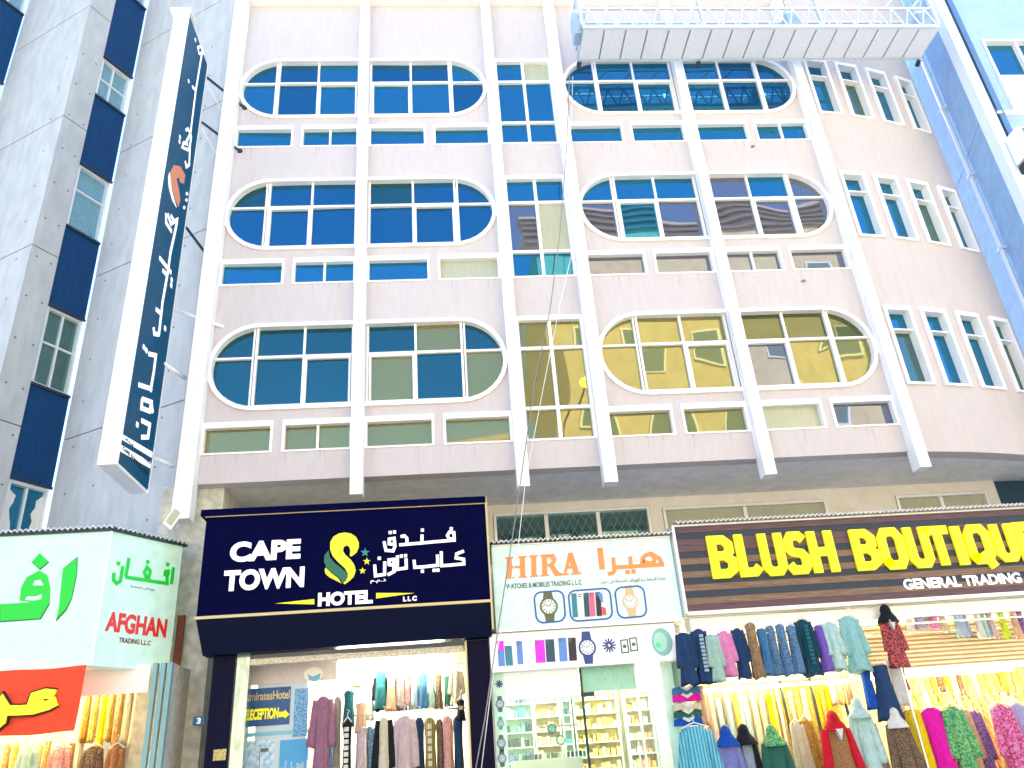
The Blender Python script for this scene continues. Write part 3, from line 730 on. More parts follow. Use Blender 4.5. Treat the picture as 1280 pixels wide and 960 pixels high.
Vx.add(a+[p+Vector((0, .25, 0)) for p in a], [(0, 3, 2, 1), (4, 5, 6, 7), (0, 1, 5, 4), (1, 2, 6, 5), (2, 3, 7, 6), (3, 0, 4, 7)])
mk(Vx, 'valance', mat('navy_valance', (.0005, .004, .024), .4, spec=.06), hs)
text(PH, 'CAPE', (287, 703.5), (375.5, 699), (289, 678.5), M['letter_white'], hs, bold=.045, n=.02, ex=.012)
text(PH, 'TOWN', (279, 740), (380, 734), (279, 714), M['letter_white'], hs, bold=.045, n=.02, ex=.012)
text(PH, 'HOTEL', (397.5, 758.5), (466, 753), (397.5, 741.5), M['letter_white'], hs, bold=.05, n=.016, ex=.01)
text(PH, 'L L C', (504, 752), (521, 750.5), (504, 746), M['letter_white'], hs, bold=.05, n=.01)
cl = zoomconv(390, 640, 5.818)
poly(PH, [(467, 590), (745, 590), (467, 630)], M['emb_yellow'], hs, 'wedge', conv=cl, n1=.01)
c4 = zoomconv(240, 600, 2.667)
poly(PH, [(278, 412), (408, 397), (408, 415)], M['emb_yellow'], hs, 'wedge', conv=c4, n1=.01)
poly(PH, [(240, 150), (285, 158), (320, 182), (340, 220), (341, 255), (325, 295), (287, 325), (275, 318), (280, 280), (270, 252), (250, 243), (230, 258), (226, 285), (245, 315), (280, 345), (308, 385), (318, 425), (305, 470), (275, 500), (240, 526), (228, 520), (255, 485), (262, 450), (240, 410), (190, 365), (150, 320), (133, 275), (134, 220), (155, 182), (195, 158)], M['emb_yellow'], hs, 'emblem_body', conv=cl, n1=.012)
poly(PH, [(122, 280), (130, 330), (165, 370), (210, 405), (250, 440), (262, 470), (247, 503), (225, 516), (200, 482), (150, 445), (105, 405), (88, 360), (92, 315)], M['emb_green'], hs, 'emblem_wing', conv=cl, n1=.015)
poly(PH, [(100, 405), (140, 445), (190, 482), (217, 520), (180, 502), (130, 477), (100, 452), (92, 425)], M['emb_yellow'], hs, 'emblem_wing', conv=cl, n1=.01)
def star(c, r, mt):
    pts = [(c[0]+(r if i % 2 else r*.42)*math.sin(i*math.pi/5+math.pi), c[1]+(r if i % 2 else r*.42)*math.cos(i*math.pi/5)) for i in range(10)]
    poly(PH, pts, mt, hs, 'star', conv=cl, n1=.01)
star((386, 295), 34, mat('teal_star', (.02, .25, .22), .5)); star((399, 360), 28, M['emb_yellow']); star((368, 428), 26, M['emb_yellow'])
AW_ = [[(1045, 205), (885, 218), (800, 226), (635, 240)], [(1035, 212), (1032, 150), (1000, 146), (984, 172), (998, 197), (1030, 197)], [(1013, 122)], [(800, 230), (800, 165)], [(803, 133)],
       [(645, 180), (672, 174), (690, 192), (692, 236)], [(600, 237), (562, 232), (562, 198), (598, 192), (604, 250), (590, 284), (538, 280), (524, 215)], [(569, 150)], [(600, 147)],
       [(1105, 285), (1052, 305), (1048, 335), (1103, 345), (1105, 378), (1000, 388), (932, 392)], [(942, 394), (940, 288)], [(912, 312), (915, 388), (810, 400), (748, 404), (742, 350)], [(803, 432)], [(888, 425)], [(916, 424)],
       [(684, 340), (686, 408), (620, 418), (622, 318)], [(650, 322)], [(681, 319)], [(598, 388), (562, 384), (560, 350), (596, 346), (597, 435), (550, 458)], [(530, 362), (528, 455), (462, 465), (456, 385)], [(490, 338)]]
strokes(PH, AW_, .043, M['letter_white'], hs, conv=cl, n=.01)
text(PH, '\u0630.\u0645.\u0645'[::-1], cl((425, 522)), cl((538, 516)), cl((425, 490)), M['letter_white'], hs, n=.01)

# ------------------------------------------------------------------ watch shop sign
YW = -.45; PW = YP(YW)
ws = thing('watch_shop_sign', (3.5, YW, 3.6), 'white light box with orange HIRA lettering and three framed product pictures', 'sign')
wx0, wx1, wz0, wz1 = 2.09, 4.86, 3.60, 4.84
mk(MB().pbox(PW, wx0, wx1, wz0, wz1, -.25, 0), 'light_box', M['lightbox'], ws)
for a in ((wx0, wx1, wz0-.03, wz0-.001), (wx0, wx1, wz1+.001, wz1+.02)): mk(MB().pbox(PW, *a, -.2, .02), 'frame_strip', M['alu'], ws)
corrugated(PW, wx0-.02, wx1+.1, wz1+.06, -1.8, .1, 'corrugated_roof', ws, rise=.12)
ch = zoomconv(620, 680, 8.725)
def glyphs(P, polys, mt, parent, conv, n=.012):
    mb = MB()
    for k, q in enumerate(polys): mb.prism(P, [P.px(*conv(p)) for p in q], 0, n+.0005*k)
    return mk(mb, 'lettering', mt, parent)
Hh = []
def rect4(x0, y0, x1, y1, sk=0.0, dy=-.07): # letters lean with the sign
    f = lambda x, y: (x+(y-240)*.02, y+(x-500)*dy*1.0)
    return [f(x0, y0), f(x1, y0), f(x1, y1), f(x0, y1)]
for x in (118, 262): Hh += [rect4(x, 125, x+55, 345), rect4(x-18, 118, x+73, 134), rect4(x-18, 338, x+73, 352)]
Hh += [rect4(173, 220, 262, 244)]
Hh += [rect4(385, 125, 440, 345), rect4(367, 118, 458, 134), rect4(367, 338, 458, 352)]
Hh += [rect4(502, 125, 556, 345), rect4(484, 118, 640, 134), rect4(484, 338, 575, 352)]
fz = lambda x, y: (x+(y-240)*.02, y+(x-500)*-.07)
Hh += [[fz(556, 135), fz(620, 135), fz(655, 155), fz(662, 190), fz(640, 225), fz(600, 242), fz(556, 242), fz(556, 225), fz(590, 222), fz(612, 190), fz(590, 150), fz(556, 150)],
       [fz(575, 240), fz(628, 232), fz(680, 320), fz(730, 345), fz(730, 355), fz(640, 358)],
       [fz(720, 350), fz(735, 345), fz(790, 118), fz(830, 118), fz(762, 350)], [fz(782, 135), fz(835, 118), fz(905, 345), fz(845, 350)], [fz(755, 262), fz(850, 262), fz(850, 285), fz(755, 285)], rect4(695, 342, 790, 356), rect4(820, 342, 930, 356)]
glyphs(PW, Hh, M['orange'], ws, ch)
ca = zoomconv(720, 670, 8)
strokes(PW, [[(238, 120), (262, 335)]], .085, M['orange'], ws, conv=ca, n=.012)
strokes(PW, [[(880, 285), (640, 300), (380, 315), (372, 215)], [(380, 300), (385, 350), (365, 372), (318, 382)], [(548, 300), (540, 205)], [(862, 285), (835, 225), (770, 185), (735, 170)], [(655, 300), (665, 225), (700, 190), (745, 178), (785, 220), (780, 262), (740, 272), (700, 262), (670, 250)], [(515, 362)], [(575, 355)]], .06, M['orange'], ws, conv=ca, n=.011)
text(PW, 'WATCHES & MOBILES TRADING L L C', (633, 736.5), (727, 729.5), (633, 730), M['greytext'], ws, bold=.02, n=.004)
text(PW, '\u0645.\u0645.\u0630 \uFEB5 \uFE94\uFED7\uFEAE\uFEA4\uFEE4\uFEDF\uFE8D \uFED2\uFE97\uFE8D\uFEEE\uFEEC\uFEDF\uFE8D \u0648 \uFE95\uFE8E\uFECB\uFE8E\uFEB4\uFEDF\uFE8D \uFE93\uFEAD\uFE8E\uFEA0\uFE97', (752, 731.5), (832, 726.5), (752, 725), M['greytext'], ws, n=.004)
fb = mat('blue_outline', (.03, .10, .35), .5)
def rrect(P, pts, r, wd, mt, parent, n, name):
    q = [Vector(P.px(*p)) for p in pts]; out = []
    for i in range(4):
        a, b, c = q[i-1], q[i], q[(i+1) % 4]; d1 = (a-b).normalized(); d2 = (c-b).normalized()
        for t in (0, .33, .67, 1): out.append((b+d1*r*(1-t)**1.6+d2*r*t**1.6))
    mb = MB().ribbon(P, out, wd, 0, n, closed=True); mk(mb, name, mt, parent)
for q in ([(667, 741), (704, 738), (707, 776), (671, 779)], [(710, 739), (762, 735), (766, 773), (714, 777)], [(768, 735), (804, 732), (809, 770), (773, 773)]):
    rrect(PW, q, .09, .025, fb, ws, .006, 'picture_frame')
def disc(P, x, y, r, mt, parent, name, n=.005, k=20, ry=None):
    u, v = P.px(x, y); return mk(MB().prism(P, [(u+r*math.cos(2*math.pi*i/k), v+(ry or r)*math.sin(2*math.pi*i/k)) for i in range(k)], 0, n), name, mt, parent)
def watch(P, x, y, r, ms, mf, parent, strap=1.9):
    u, v = P.px(x, y)
    mk(MB().prism(P, [(u-r*.45, v+r*strap), (u+r*.45, v+r*strap), (u+r*.6, v+r*.7), (u+r*.6, v-r*.7), (u+r*.45, v-r*strap), (u-r*.45, v-r*strap), (u-r*.6, v-r*.7), (u-r*.6, v+r*.7)], 0, .004), 'watch_picture_strap', ms, parent)
    disc(P, x, y, r, ms, parent, 'watch_picture_rim', .006); disc(P, x, y, r*.78, mf, parent, 'watch_picture_face', .008)
    mb = MB()
    for i in range(12):
        a = i*math.pi/6; mb.ribbon(P, [(u+r*.5*math.cos(a), v+r*.5*math.sin(a)), (u+r*.72*math.cos(a), v+r*.72*math.sin(a))], r*.09, 0, .0085+i*.0001)
    mb.ribbon(P, [(u, v), (u+r*.35, v+r*.35)], r*.07, 0, .0102); mb.ribbon(P, [(u, v), (u-r*.45, v+r*.2)], r*.07, 0, .0104)
    mk(mb, 'watch_picture_marks', M['greytext'], parent)
olive = mat('olive_strap', (.12, .13, .06), .6); creamf = mat('cream_print', (.72, .78, .66), .6); goldp = mat('gold_print', (.62, .50, .25), .6); dkb = mat('navy_print', (.02, .06, .25), .5); tealp = mat('teal_print', (.05, .40, .35), .5)
watch(PW, 686, 758, .135, olive, creamf, ws, 1.6); watch(PW, 788, 752, .12, goldp, M['shopwhite'], ws, 2.0)
ph = [mat('phone_teal', (.02, .22, .30), .4), mat('phone_white', (.8, .85, .9), .4), mat('phone_navy', (.01, .06, .12), .4), mat('phone_pink', (.65, .12, .25), .4), mat('phone_black', (.01, .01, .03), .4), mat('phone_magenta', (.75, .02, .7), .4), mat('phone_blue', (.10, .25, .65), .4)]
def phone(P, x0, y0, x1, y1, mt, parent, cams=True, sk=2):
    poly(P, [(x0, y0), (x1, y0-.4), (x1+sk, y1-.6), (x0+sk, y1)], mt, parent, 'phone_picture', n1=.005)
    if cams:
        for i in range(2):
            for j in range(2): disc(P, x0+1.5+i*2.2, y0+1.6+j*2.6, .012, M['greytext'], parent, 'lens_print', .0065, 8)
for i, (x, k) in enumerate([(714, 0), (722, 1), (729, 2), (736, 3), (744, 4)]): phone(PW, x, 742-i*.4, x+6.5, 772-i*.4, ph[k], ws)
poly(PW, [(747, 741), (753, 742), (754, 754), (750, 750)], ph[6], ws, 'screen_picture', n1=.008); poly(PW, [(751, 758), (757, 760), (758, 769), (753, 769)], mat('red_print', (.7, .08, .1), .5), ws, 'screen_picture', n1=.008)
# lower strip board
sb = thing('product_strip_board', (3.3, -.4, 3.0), 'long white board with phone and watch pictures under the HIRA sign', 'sign')
PZ = YP(-.4)
mk(MB().pbox(PZ, 1.985, 4.73, 3.06, 3.565, -.15, 0), 'board', M['glowwhite'], sb)
mk(MB().pbox(PZ, 1.985, 4.73, 3.03, 3.058, -.15, .02), 'frame_strip', M['alu'], sb)
mk(MB().pbox(PZ, 1.985, 4.73, 3.567, 3.59, -.15, .03), 'frame_strip', M['darkmetal'], sb)
cst = zoomconv(600, 780, 4.923)
for (x0, y0, x1, y1, k) in [(105, 105, 145, 262, 6), (150, 135, 195, 258, 0), (222, 105, 258, 250, 6), (335, 100, 395, 240, 5), (400, 95, 455, 235, 2), (480, 85, 530, 232, 6), (540, 85, 588, 228, 4)]:
    a = cst((x0, y0)); b = cst((x1, y1)); phone(PZ, a[0], a[1], b[0], b[1], ph[k], sb)
poly(PZ, [cst((105, 105)), cst((145, 105)), cst((146, 160)), cst((110, 165))], ph[5], sb, 'screen_picture', n1=.007)
a = cst((660, 145)); watch(PZ, a[0], a[1], .13, dkb, M['shopwhite'], sb, 1.75)
a = cst((795, 132)); u, v = PZ.px(*a); mb = MB()
for i in range(12): t = i*math.pi/6; mb.ribbon(PZ, [(u+.02*math.cos(t), v+.02*math.sin(t)), (u+.1*math.cos(t), v+.1*math.sin(t))], .022, 0, .006+i*.0002)
mk(mb, 'burst_picture', dkb, sb)
for x, y in ((890, 137), (945, 125)):
    a = cst((x, y)); u, v = PZ.px(*a)
    mk(MB().ribbon(PZ, [(u-.05, v-.09), (u+.05, v-.085), (u+.05, v+.09), (u-.05, v+.085)], .02, 0, .006, closed=True), 'gadget_picture', M['greytext'], sb); disc(PZ, a[0], a[1], .028, M['greytext'], sb, 'gadget_picture', .007)
a = cst((1120, 110)); disc(PZ, a[0], a[1], .155, mat('teal_watch_print', (.22, .50, .48), .5), sb, 'watch_picture_rim', .005, ry=.2); disc(PZ, a[0]-2, a[1], .10, mat('mint_print', (.35, .68, .55), .5), sb, 'watch_picture_face', .008, ry=.14)
disc(PZ, a[0]-5, a[1]+4, .04, mat('bright_green_print', (.05, .75, .35), .5), sb, 'watch_picture_face', .010)

# ------------------------------------------------------------------ boutique sign
YB = -.55; PB_ = YP(YB)
bs = thing('boutique_sign', (8.5, YB, 3.7), 'long dark wood-striped sign with big yellow BLUSH BOUTIQUE letters', 'sign')
bl, blb = PB_.px(845, 659), PB_.px(857, 765)
bx0 = (bl[0]+blb[0])/2; bz0, bz1 = blb[1], bl[1]; bx1 = 12.9
mk(MB().pbox(PB_, bx0, bx1, bz0, bz1, -.3, -.012), 'sign_box', M['darkmetal'], bs)
nst = 13; hh = (bz1-bz0)/nst
for i in range(nst):
    mt = M['plank2'] if i in (2, 4, 6, 8, 11) else (M['plank'] if i > 7 else M['plank3'] if i % 2 else M['plank'])
    mk(MB().pbox(PB_, bx0, bx1, bz0+i*hh+.002, bz0+(i+1)*hh-.002, -.011, 0 if mt is not M['plank2'] else -.004), 'plank', mt, bs)
mk(MB().pbox(PB_, bx0-.04, bx0-.001, bz0-.03, bz1+.03, -.3, .02), 'frame_strip', M['alu'], bs)
mk(MB().pbox(PB_, bx0, bx1, bz1+.001, bz1+.03, -.3, .02), 'frame_strip', M['alu'], bs); mk(MB().pbox(PB_, bx0, bx1, bz0-.05, bz0-.001, -.3, .02), 'frame_strip', M['alu'], bs)
corrugated(PB_, bx0, bx1, bz1+.06, -1.9, .1, 'corrugated_roof', bs, rise=.1)
SF = {  # stroke letters in a unit box
 'B': [[(0.14, 0), (.14, 1)], [(0, .9), (.6, .9), (.82, .78), (.82, .62), (.6, .52), (.14, .52)], [(.6, .52), (.86, .4), (.86, .2), (.62, .1), (0, .1)]],
 'L': [[(.16, 1), (.16, .1), (.7, .1), (.95, .22)]],
 'U': [[(.16, 1), (.16, .22), (.32, .1), (.68, .1), (.84, .22), (.84, 1)]],
 'S': [[(.9, .8), (.7, .9), (.3, .9), (.15, .78), (.15, .6), (.3, .52), (.7, .48), (.85, .38), (.85, .2), (.7, .1), (.2, .1), (.02, .24)]],
 'H': [[(.16, 0), (.16, 1)], [(.84, 0), (.84, 1)], [(.16, .5), (.84, .5)]],
 'O': [[(.3, .1), (.15, .25), (.15, .75), (.3, .9), (.7, .9), (.85, .75), (.85, .25), (.7, .1), (.3, .1), (.15, .25)]],
 'T': [[(0, .82), (.1, .9), (1, .9)], [(.5, .9), (.5, 0)]],
 'I': [[(.5, 0), (.5, 1)]],
 'Q': [[(.3, .1), (.15, .25), (.15, .75), (.3, .9), (.7, .9), (.85, .75), (.85, .25), (.7, .1), (.3, .1), (.15, .25)], [(.55, .3), (.85, -.1)]],
 'E': [[(.95, .9), (.16, .9), (.16, .1), (.95, .1)], [(.16, .5), (.8, .5)]]}
def block_letters(P, items, mt, parent, n=.05):
    for ch_, x0, x1, yt, yb in items:
        a = P.px(x0+ (x0-484)/2200*(yb-yt)*.0, yb); b = P.px(x1, yb); t = P.px(x0, yt)
        u0, u1, v0, v1 = a[0], b[0], a[1], P.px((x0+x1)/2, yt)[1]
        mb = MB()
        for k, ln in enumerate(SF[ch_]):
            wd = .135 if ch_ != 'I' else .155
            pts = [(u0+(u1-u0)*x, v0+(v1-v0)*z) for x, z in ln]
            mb.ribbon(P, pts, wd, .002, n+.0008*k)
        mk(mb, 'letter', mt, parent)
# pixel boxes of each letter at its foot line (x0, x1, top, bottom)
BL = [('B', 892, 923, 670, 724), ('L', 927, 953, 668, 722), ('U', 956, 986, 667, 721), ('S', 989, 1015, 665, 719), ('H', 1018, 1050, 664, 717),
      ('B', 1073, 1103, 662, 714), ('O', 1106, 1138, 660, 713), ('U', 1141, 1170, 659, 711), ('T', 1168, 1196, 658, 708), ('I', 1200, 1212, 658, 707), ('Q', 1215, 1247, 656, 706), ('U', 1250, 1277, 655, 703), ('E', 1280, 1305, 653, 701)]
block_letters(PB_, BL, M['letter_yellow'], bs)
text(PB_, 'GENERAL TRADING', (1131, 737.5), (1277.5, 727.5), (1131, 724), M['letter_white'], bs, bold=.035, n=.008)

# ------------------------------------------------------------------ shops: shells
_m0 = mat
def cloth(name, c, c2=None, scale=3, kind=None, stretch=(1, 1, 1), var=.12, rough=.75):
    return mat(name, c, rough, var=0 if c2 else var, c2=c2, scale=scale, kind=kind, stretch=stretch, spec=.2, bump=1.0, bscale=9, bst=(1.6, 1.6, .22), bdist=.05)
C_ = {
 'navy': cloth('navy_cloth', (.02, .06, .16)), 'denim': cloth('denim_cloth', (.06, .16, .32), (.16, .30, .48), 9), 'blue': cloth('blue_cloth', (.06, .20, .42)),
 'tealdark': cloth('dark_teal_cloth', (.01, .07, .11)), 'mint': cloth('mint_cloth', (.42, .66, .58)), 'aqua': cloth('aqua_cloth', (.30, .60, .60)), 'pink': cloth('pink_cloth', (.80, .28, .55)),
 'tan': cloth('tan_cloth', (.28, .17, .09), (.40, .27, .15), 5), 'purple': cloth('purple_cloth', (.20, .11, .55)), 'coral': cloth('coral_cloth', (.68, .14, .13), (.12, .03, .05), 7, None, (1, 1, 1)),
 'royal': cloth('royal_blue_cloth', (.01, .09, .50)), 'white': cloth('white_cloth', (.78, .80, .76)), 'gold': cloth('gold_cloth', (.62, .42, .05), (.85, .68, .25), 9, None, (1, 1, .4)),
 'gold2': cloth('yellow_print_cloth', (.78, .60, .06), (.45, .22, .05), 14, 'voronoi'), 'orange': cloth('orange_print_cloth', (.70, .25, .08), (.85, .60, .25), 10, None, (1, 1, .3)),
 'cream': cloth('cream_cloth', (.72, .66, .48)), 'leopard': cloth('leopard_cloth', (.55, .42, .27), (.10, .06, .04), 22, 'voronoi'), 'red': cloth('red_cloth', (.62, .01, .03)),
 'brocade': cloth('gold_brocade_cloth', (.60, .42, .18), (.30, .12, .05), 26, 'voronoi'), 'paleaqua': cloth('pale_aqua_cloth', (.48, .72, .70)), 'yellow': cloth('yellow_cloth', (.85, .62, .01)),
 'magenta': cloth('magenta_cloth', (.80, .01, .42)), 'floral': cloth('green_floral_cloth', (.02, .30, .16), (.30, .60, .20), 7), 'tiedye': cloth('pink_tie_dye_cloth', (.78, .30, .62), (.60, .03, .12), 6),
 'stripe': cloth('turquoise_stripe_cloth', (.04, .38, .58), (.25, .62, .72), 7, 'stripe'), 'bluedot': cloth('blue_sequin_cloth', (.01, .03, .30), (.25, .28, .60), 34, 'voronoi'),
 'greydress': cloth('grey_cloth', (.28, .36, .46)), 'blackc': cloth('black_cloth', (.012, .015, .02)), 'green': cloth('green_cloth', (.03, .14, .11)), 'mauve': cloth('mauve_cloth', (.36, .17, .26)),
 'peach': cloth('peach_cloth', (.72, .45, .30)), 'paleblue': cloth('pale_blue_cloth', (.40, .55, .66)), 'redfloral': cloth('red_floral_cloth', (.50, .02, .05), (.75, .45, .40), 16, 'voronoi'),
 'olive': cloth('olive_stripe_cloth', (.20, .18, .04), (.42, .38, .16), 9, 'stripe'), 'teal': cloth('teal_cloth', (.02, .16, .20)), 'lime': cloth('lime_cloth', (.62, .80, .05)), 'paisley': cloth('dark_paisley_cloth', (.03, .03, .06), (.45, .42, .40), 30, 'voronoi'),
 'lilac': cloth('lilac_cloth', (.42, .40, .70)), 'rose': cloth('pale_rose_cloth', (.62, .50, .52)), 'violet': cloth('violet_print_cloth', (.10, .03, .30), (.45, .30, .55), 12)}
def lathe_cloth(cx, cy, z0, L, wt, wb, dp, folds=7, amp=.10, ph=0, seg=32, rows=12, shoulder=True, bend=0):
    """hanging tube of cloth with folds deepening downwards"""
    vs = []; fs = []
    prof = [(0, .30), (.015, .62), (.045, .96), (.09, 1.0), (.2, .88), (.34, .84)] if shoulder else [(0, .85), (.03, 1.0), (.1, .95), (.2, .95), (.34, .96)]
    ts = [p[0] for p in prof] + [.34+.66*(i+1)/rows for i in range(rows)]
    for t in ts:
        if t <= .34:
            for (a, wa), (b, wb_) in zip(prof[:-1], prof[1:]):
                if a <= t <= b: wd = wt*(wa+(wb_-wa)*(t-a)/(b-a)); break
        else:
            q = (t-.34)/.66; wd = wt*prof[-1][1]*(1-q)+wb*q
        d_ = dp*(.45+.55*min(1, t*2.2)) if shoulder else dp
        for k in range(seg):
            a = 2*math.pi*k/seg
            f = 1+amp*max(0, t-.08)*1.3*math.sin(folds*a+ph+.6*math.sin(3*t+ph))+.03*math.sin(2*a+ph*2+5*t)*t
            vs.append((cx+wd/2*math.cos(a)*f+bend*t, cy+d_*math.sin(a)*f*1.0, z0-L*t-(.02*math.sin(3*a+ph) if t > .98 else 0)))
    n = seg
    for i in range(len(ts)-1):
        for k in range(n): fs.append((i*n+k, (i+1)*n+k, (i+1)*n+(k+1) % n, i*n+(k+1) % n))
    fs.append(tuple(range(n))); fs.append(tuple(range((len(ts)-1)*n, len(ts)*n))[::-1])
    return MB().add(vs, fs)
def sleeve(cx, cy, z, s, L, r0, r1, out=.12, fwd=.05):
    vs = []; fs = []; n = 12; m_ = 8
    for i in range(m_+1):
        t = i/m_; x = cx+s*(out*math.sin(t*1.3)); y = cy-fwd*t*t; zz = z-L*t; r = r0+(r1-r0)*t
        for k in range(n):
            a = 2*math.pi*k/n; f = 1+.12*math.sin(3*a+5*t)*t
            vs.append((x+r*math.cos(a)*f, y+r*.7*math.sin(a)*f, zz+.25*r*math.cos(a)*s))
    for i in range(m_):
        for k in range(n): fs.append((i*n+k, (i+1)*n+k, (i+1)*n+(k+1) % n, i*n+(k+1) % n))
    fs.append(tuple(range(n))); fs.append(tuple(range(m_*n, m_*n+n))[::-1])
    return MB().add(vs, fs)
def garment(xl, xr, yt, yb, Y, ck, label, kind='gown', group=None, cat='dress', trim=None, sleeves=True, head=None, scm=None, hem=1.0, name=None, long=None, name2=None):
    """xl..xr, yt..yb: where it shows in the photograph; Y: its real distance from the facade"""
    P = YP(Y); xc = (xl+xr)/2; ym = (yt+yb)/2
    yv = min(yb, 958); ym = (yt+yv)/2; lean = (xc-484)/(ym+1523)*(yv-yt); wpx = max(.72*(xr-xl), (xr-xl)-.55*abs(lean))
    c = P.px(xc, ym); zt2 = P.px(xc-lean/2, yt)[1]; zb2 = P.px(xc+lean/2, yv)[1]; zb2 = zt2-(zt2-zb2)*(yb-yt)/(yv-yt)
    a = P.px(xc-wpx/2, ym)[0]; b = P.px(xc+wpx/2, ym)[0]; wm = b-a; cx = c[0]; L = zt2-zb2
    if long: L = max(L, long)
    ph = random.uniform(0, 6); mt = C_[ck]
    t = thing(name or ('mannequin_dress' if head else 'hanging_dress' if kind == 'gown' else 'hanging_garment'), (cx, Y, zt2), label, cat, group)
    if kind == 'gown':
        bw = wm*(.64 if sleeves and wm > .2 else .85); dp = min(.13, .11*(.6+wm))
        mk(lathe_cloth(cx, Y, zt2-.03, L-.03, bw, (wm*.98)*hem, dp, ph=ph, folds=random.choice((6, 7, 9))), 'gown', mt, t, smooth=True)
        if sleeves and wm > .2:
            for s in (-1, 1): mk(sleeve(cx+s*bw*.43, Y-.01, zt2-.075*min(1, wm*2)-.03, s, min(.62, L*.62), .03+wm*.06, .035+wm*.075, out=wm*.16, fwd=.03), 'sleeve', C_[scm] if scm else mt, t, smooth=True)
        if trim:
            mb = MB()
            for i in range(10): z = zt2-.12-(L-.25)*i/10; mb.box(cx-.03, cx+.03, Y-dp*1.12-.012, Y-dp*1.05, z-(L-.25)/10*.7, z)
            mk(mb, 'front_trim', C_[trim], t)
        if head:
            hm = C_[head]; mb = MB().ellipsoid((cx, Y, zt2+.05), .075, .09, .10)
            # head cloth falling to the shoulders
            vs = []; fs = []; n = 16
            for i, (zz, r) in enumerate([(-.01, .072), (-.05, .09), (-.10, .125), (-.17, .165), (-.19, .16)]):
                for k in range(n): q = 2*math.pi*k/n; f = 1+.08*math.sin(4*q+ph)*i/3; vs.append((cx+r*math.cos(q)*f, Y+(r*.75)*math.sin(q)*f-.01, zt2+.06+zz))
            for i in range(4):
                for k in range(n): fs.append((i*n+k, (i+1)*n+k, (i+1)*n+(k+1) % n, i*n+(k+1) % n))
            mb.add(vs, fs); mk(mb, 'head_cloth', hm, t, smooth=True)
            if ck in ('brocade', 'coral'): mk(MB().prism(YP(Y), [(cx-.05, zt2-.10), (cx+.05, zt2-.10), (cx, zt2-.24)], .0, dp+.03), 'neck_opening', C_['white'] if head != 'white' else C_['cream'], t)
            mk(MB().tube([(cx, Y, zb2+.2), (cx, Y, .16)], .02, 6), 'stand_pole', M['rail'], t)
        else:
            mb = MB(); hw = min(.2, wm*.4)
            mb.tube([(cx-hw, Y, zt2-.05), (cx, Y, zt2+.02), (cx+hw, Y, zt2-.05)], .009, 6)
            mb.tube([(cx, Y, zt2+.02), (cx, Y, zt2+.07), (cx+.025, Y, zt2+.10), (cx-.01, Y, zt2+.12)], .005, 5); mk(mb, 'hanger', M['hanger'], t)
    elif kind == 'tube':       # skirts, trousers, folded lengths on a rail
        mk(lathe_cloth(cx, Y, zt2, L, wm*.8, wm*hem, min(.1, wm*.35), ph=ph, folds=5, amp=.14, seg=24, rows=8, shoulder=False), name2 or 'cloth', mt, t, smooth=True)
        mb = MB(); mb.tube([(cx-wm*.35, Y, zt2), (cx+wm*.35, Y, zt2)], .008, 5); mb.tube([(cx, Y, zt2), (cx, Y, zt2+.07), (cx+.02, Y, zt2+.09)], .005, 5); mk(mb, 'hanger', M['hanger'], t)
    return t

# --- boutique shell
bq = thing('boutique_shop', (8.5, 1, 0), 'open boutique front with yellow lit interior under the striped yellow lettered sign', 'shop')
mk(MB().box(4.95, 13, 2.6, 2.7, .13, 3.7), 'back_wall', M['shopwall'], bq)
mk(MB().box(4.9, 13, -.4, 2.7, 3.62, 3.7), 'ceiling', M['shopwhite'], bq)
mk(MB().box(4.86, 4.95, .1, 2.7, .13, 3.6), 'side_wall', M['shopwhite'], bq)
mk(MB().box(4.95, 13, .1, 2.6, .10, .15), 'floor', M['shopwhite'], bq)
# sloping white shutter housing just under the sign, and rails
mk(MB().box(4.97, 12.9, -.42, -.12, 3.42, 3.60), 'shutter_housing', M['signwhite'], bq)
for z, y in ((3.32, -.5), (3.24, -.15)): mk(MB().tube([(4.95, y, z), (12.9, y, z)], .016, 8), 'clothes_rail', M['rail'], bq, smooth=True)
# slat wall right of the upper row
sl0 = mk(MB().box(7.4, 12.9, .02, .05, 2.78, 2.815), 'slat', mat('cream_slat', (.85, .76, .55), .5), bq)
for i in range(1, 10): again(sl0, 'slat', bq, dz=i*.062)
mk(MB().box(7.4, 12.9, .06, .08, 2.75, 3.42), 'slat_backing', mat('orange_backing', (.75, .50, .22), .6), bq)
mk(MB().box(7.4, 12.9, -.1, .09, 2.66, 2.74), 'white_beam', M['signwhite'], bq)
mk(MB().box(4.96, 7.39, .02, .08, 2.75, 3.42), 'pink_board', mat('pale_pink_board', (.78, .62, .58), .6), bq)
for i, (a, b) in enumerate(((5.2, 7.0), (8.0, 10.0), (10.4, 12.4))): mk(MB().tube([(a, 1.2, 3.55), (b, 1.2, 3.55)], .03, 8), 'tube_lamp', M['lampgold'], bq)
for i, (a, b) in enumerate(((5.1, 7.3), (7.6, 9.9), (10.1, 12.4))): mk(MB().tube([(a, -.1, 2.62), (b, -.1, 2.62)], .02, 8), 'tube_lamp', M['lampgold'], bq)
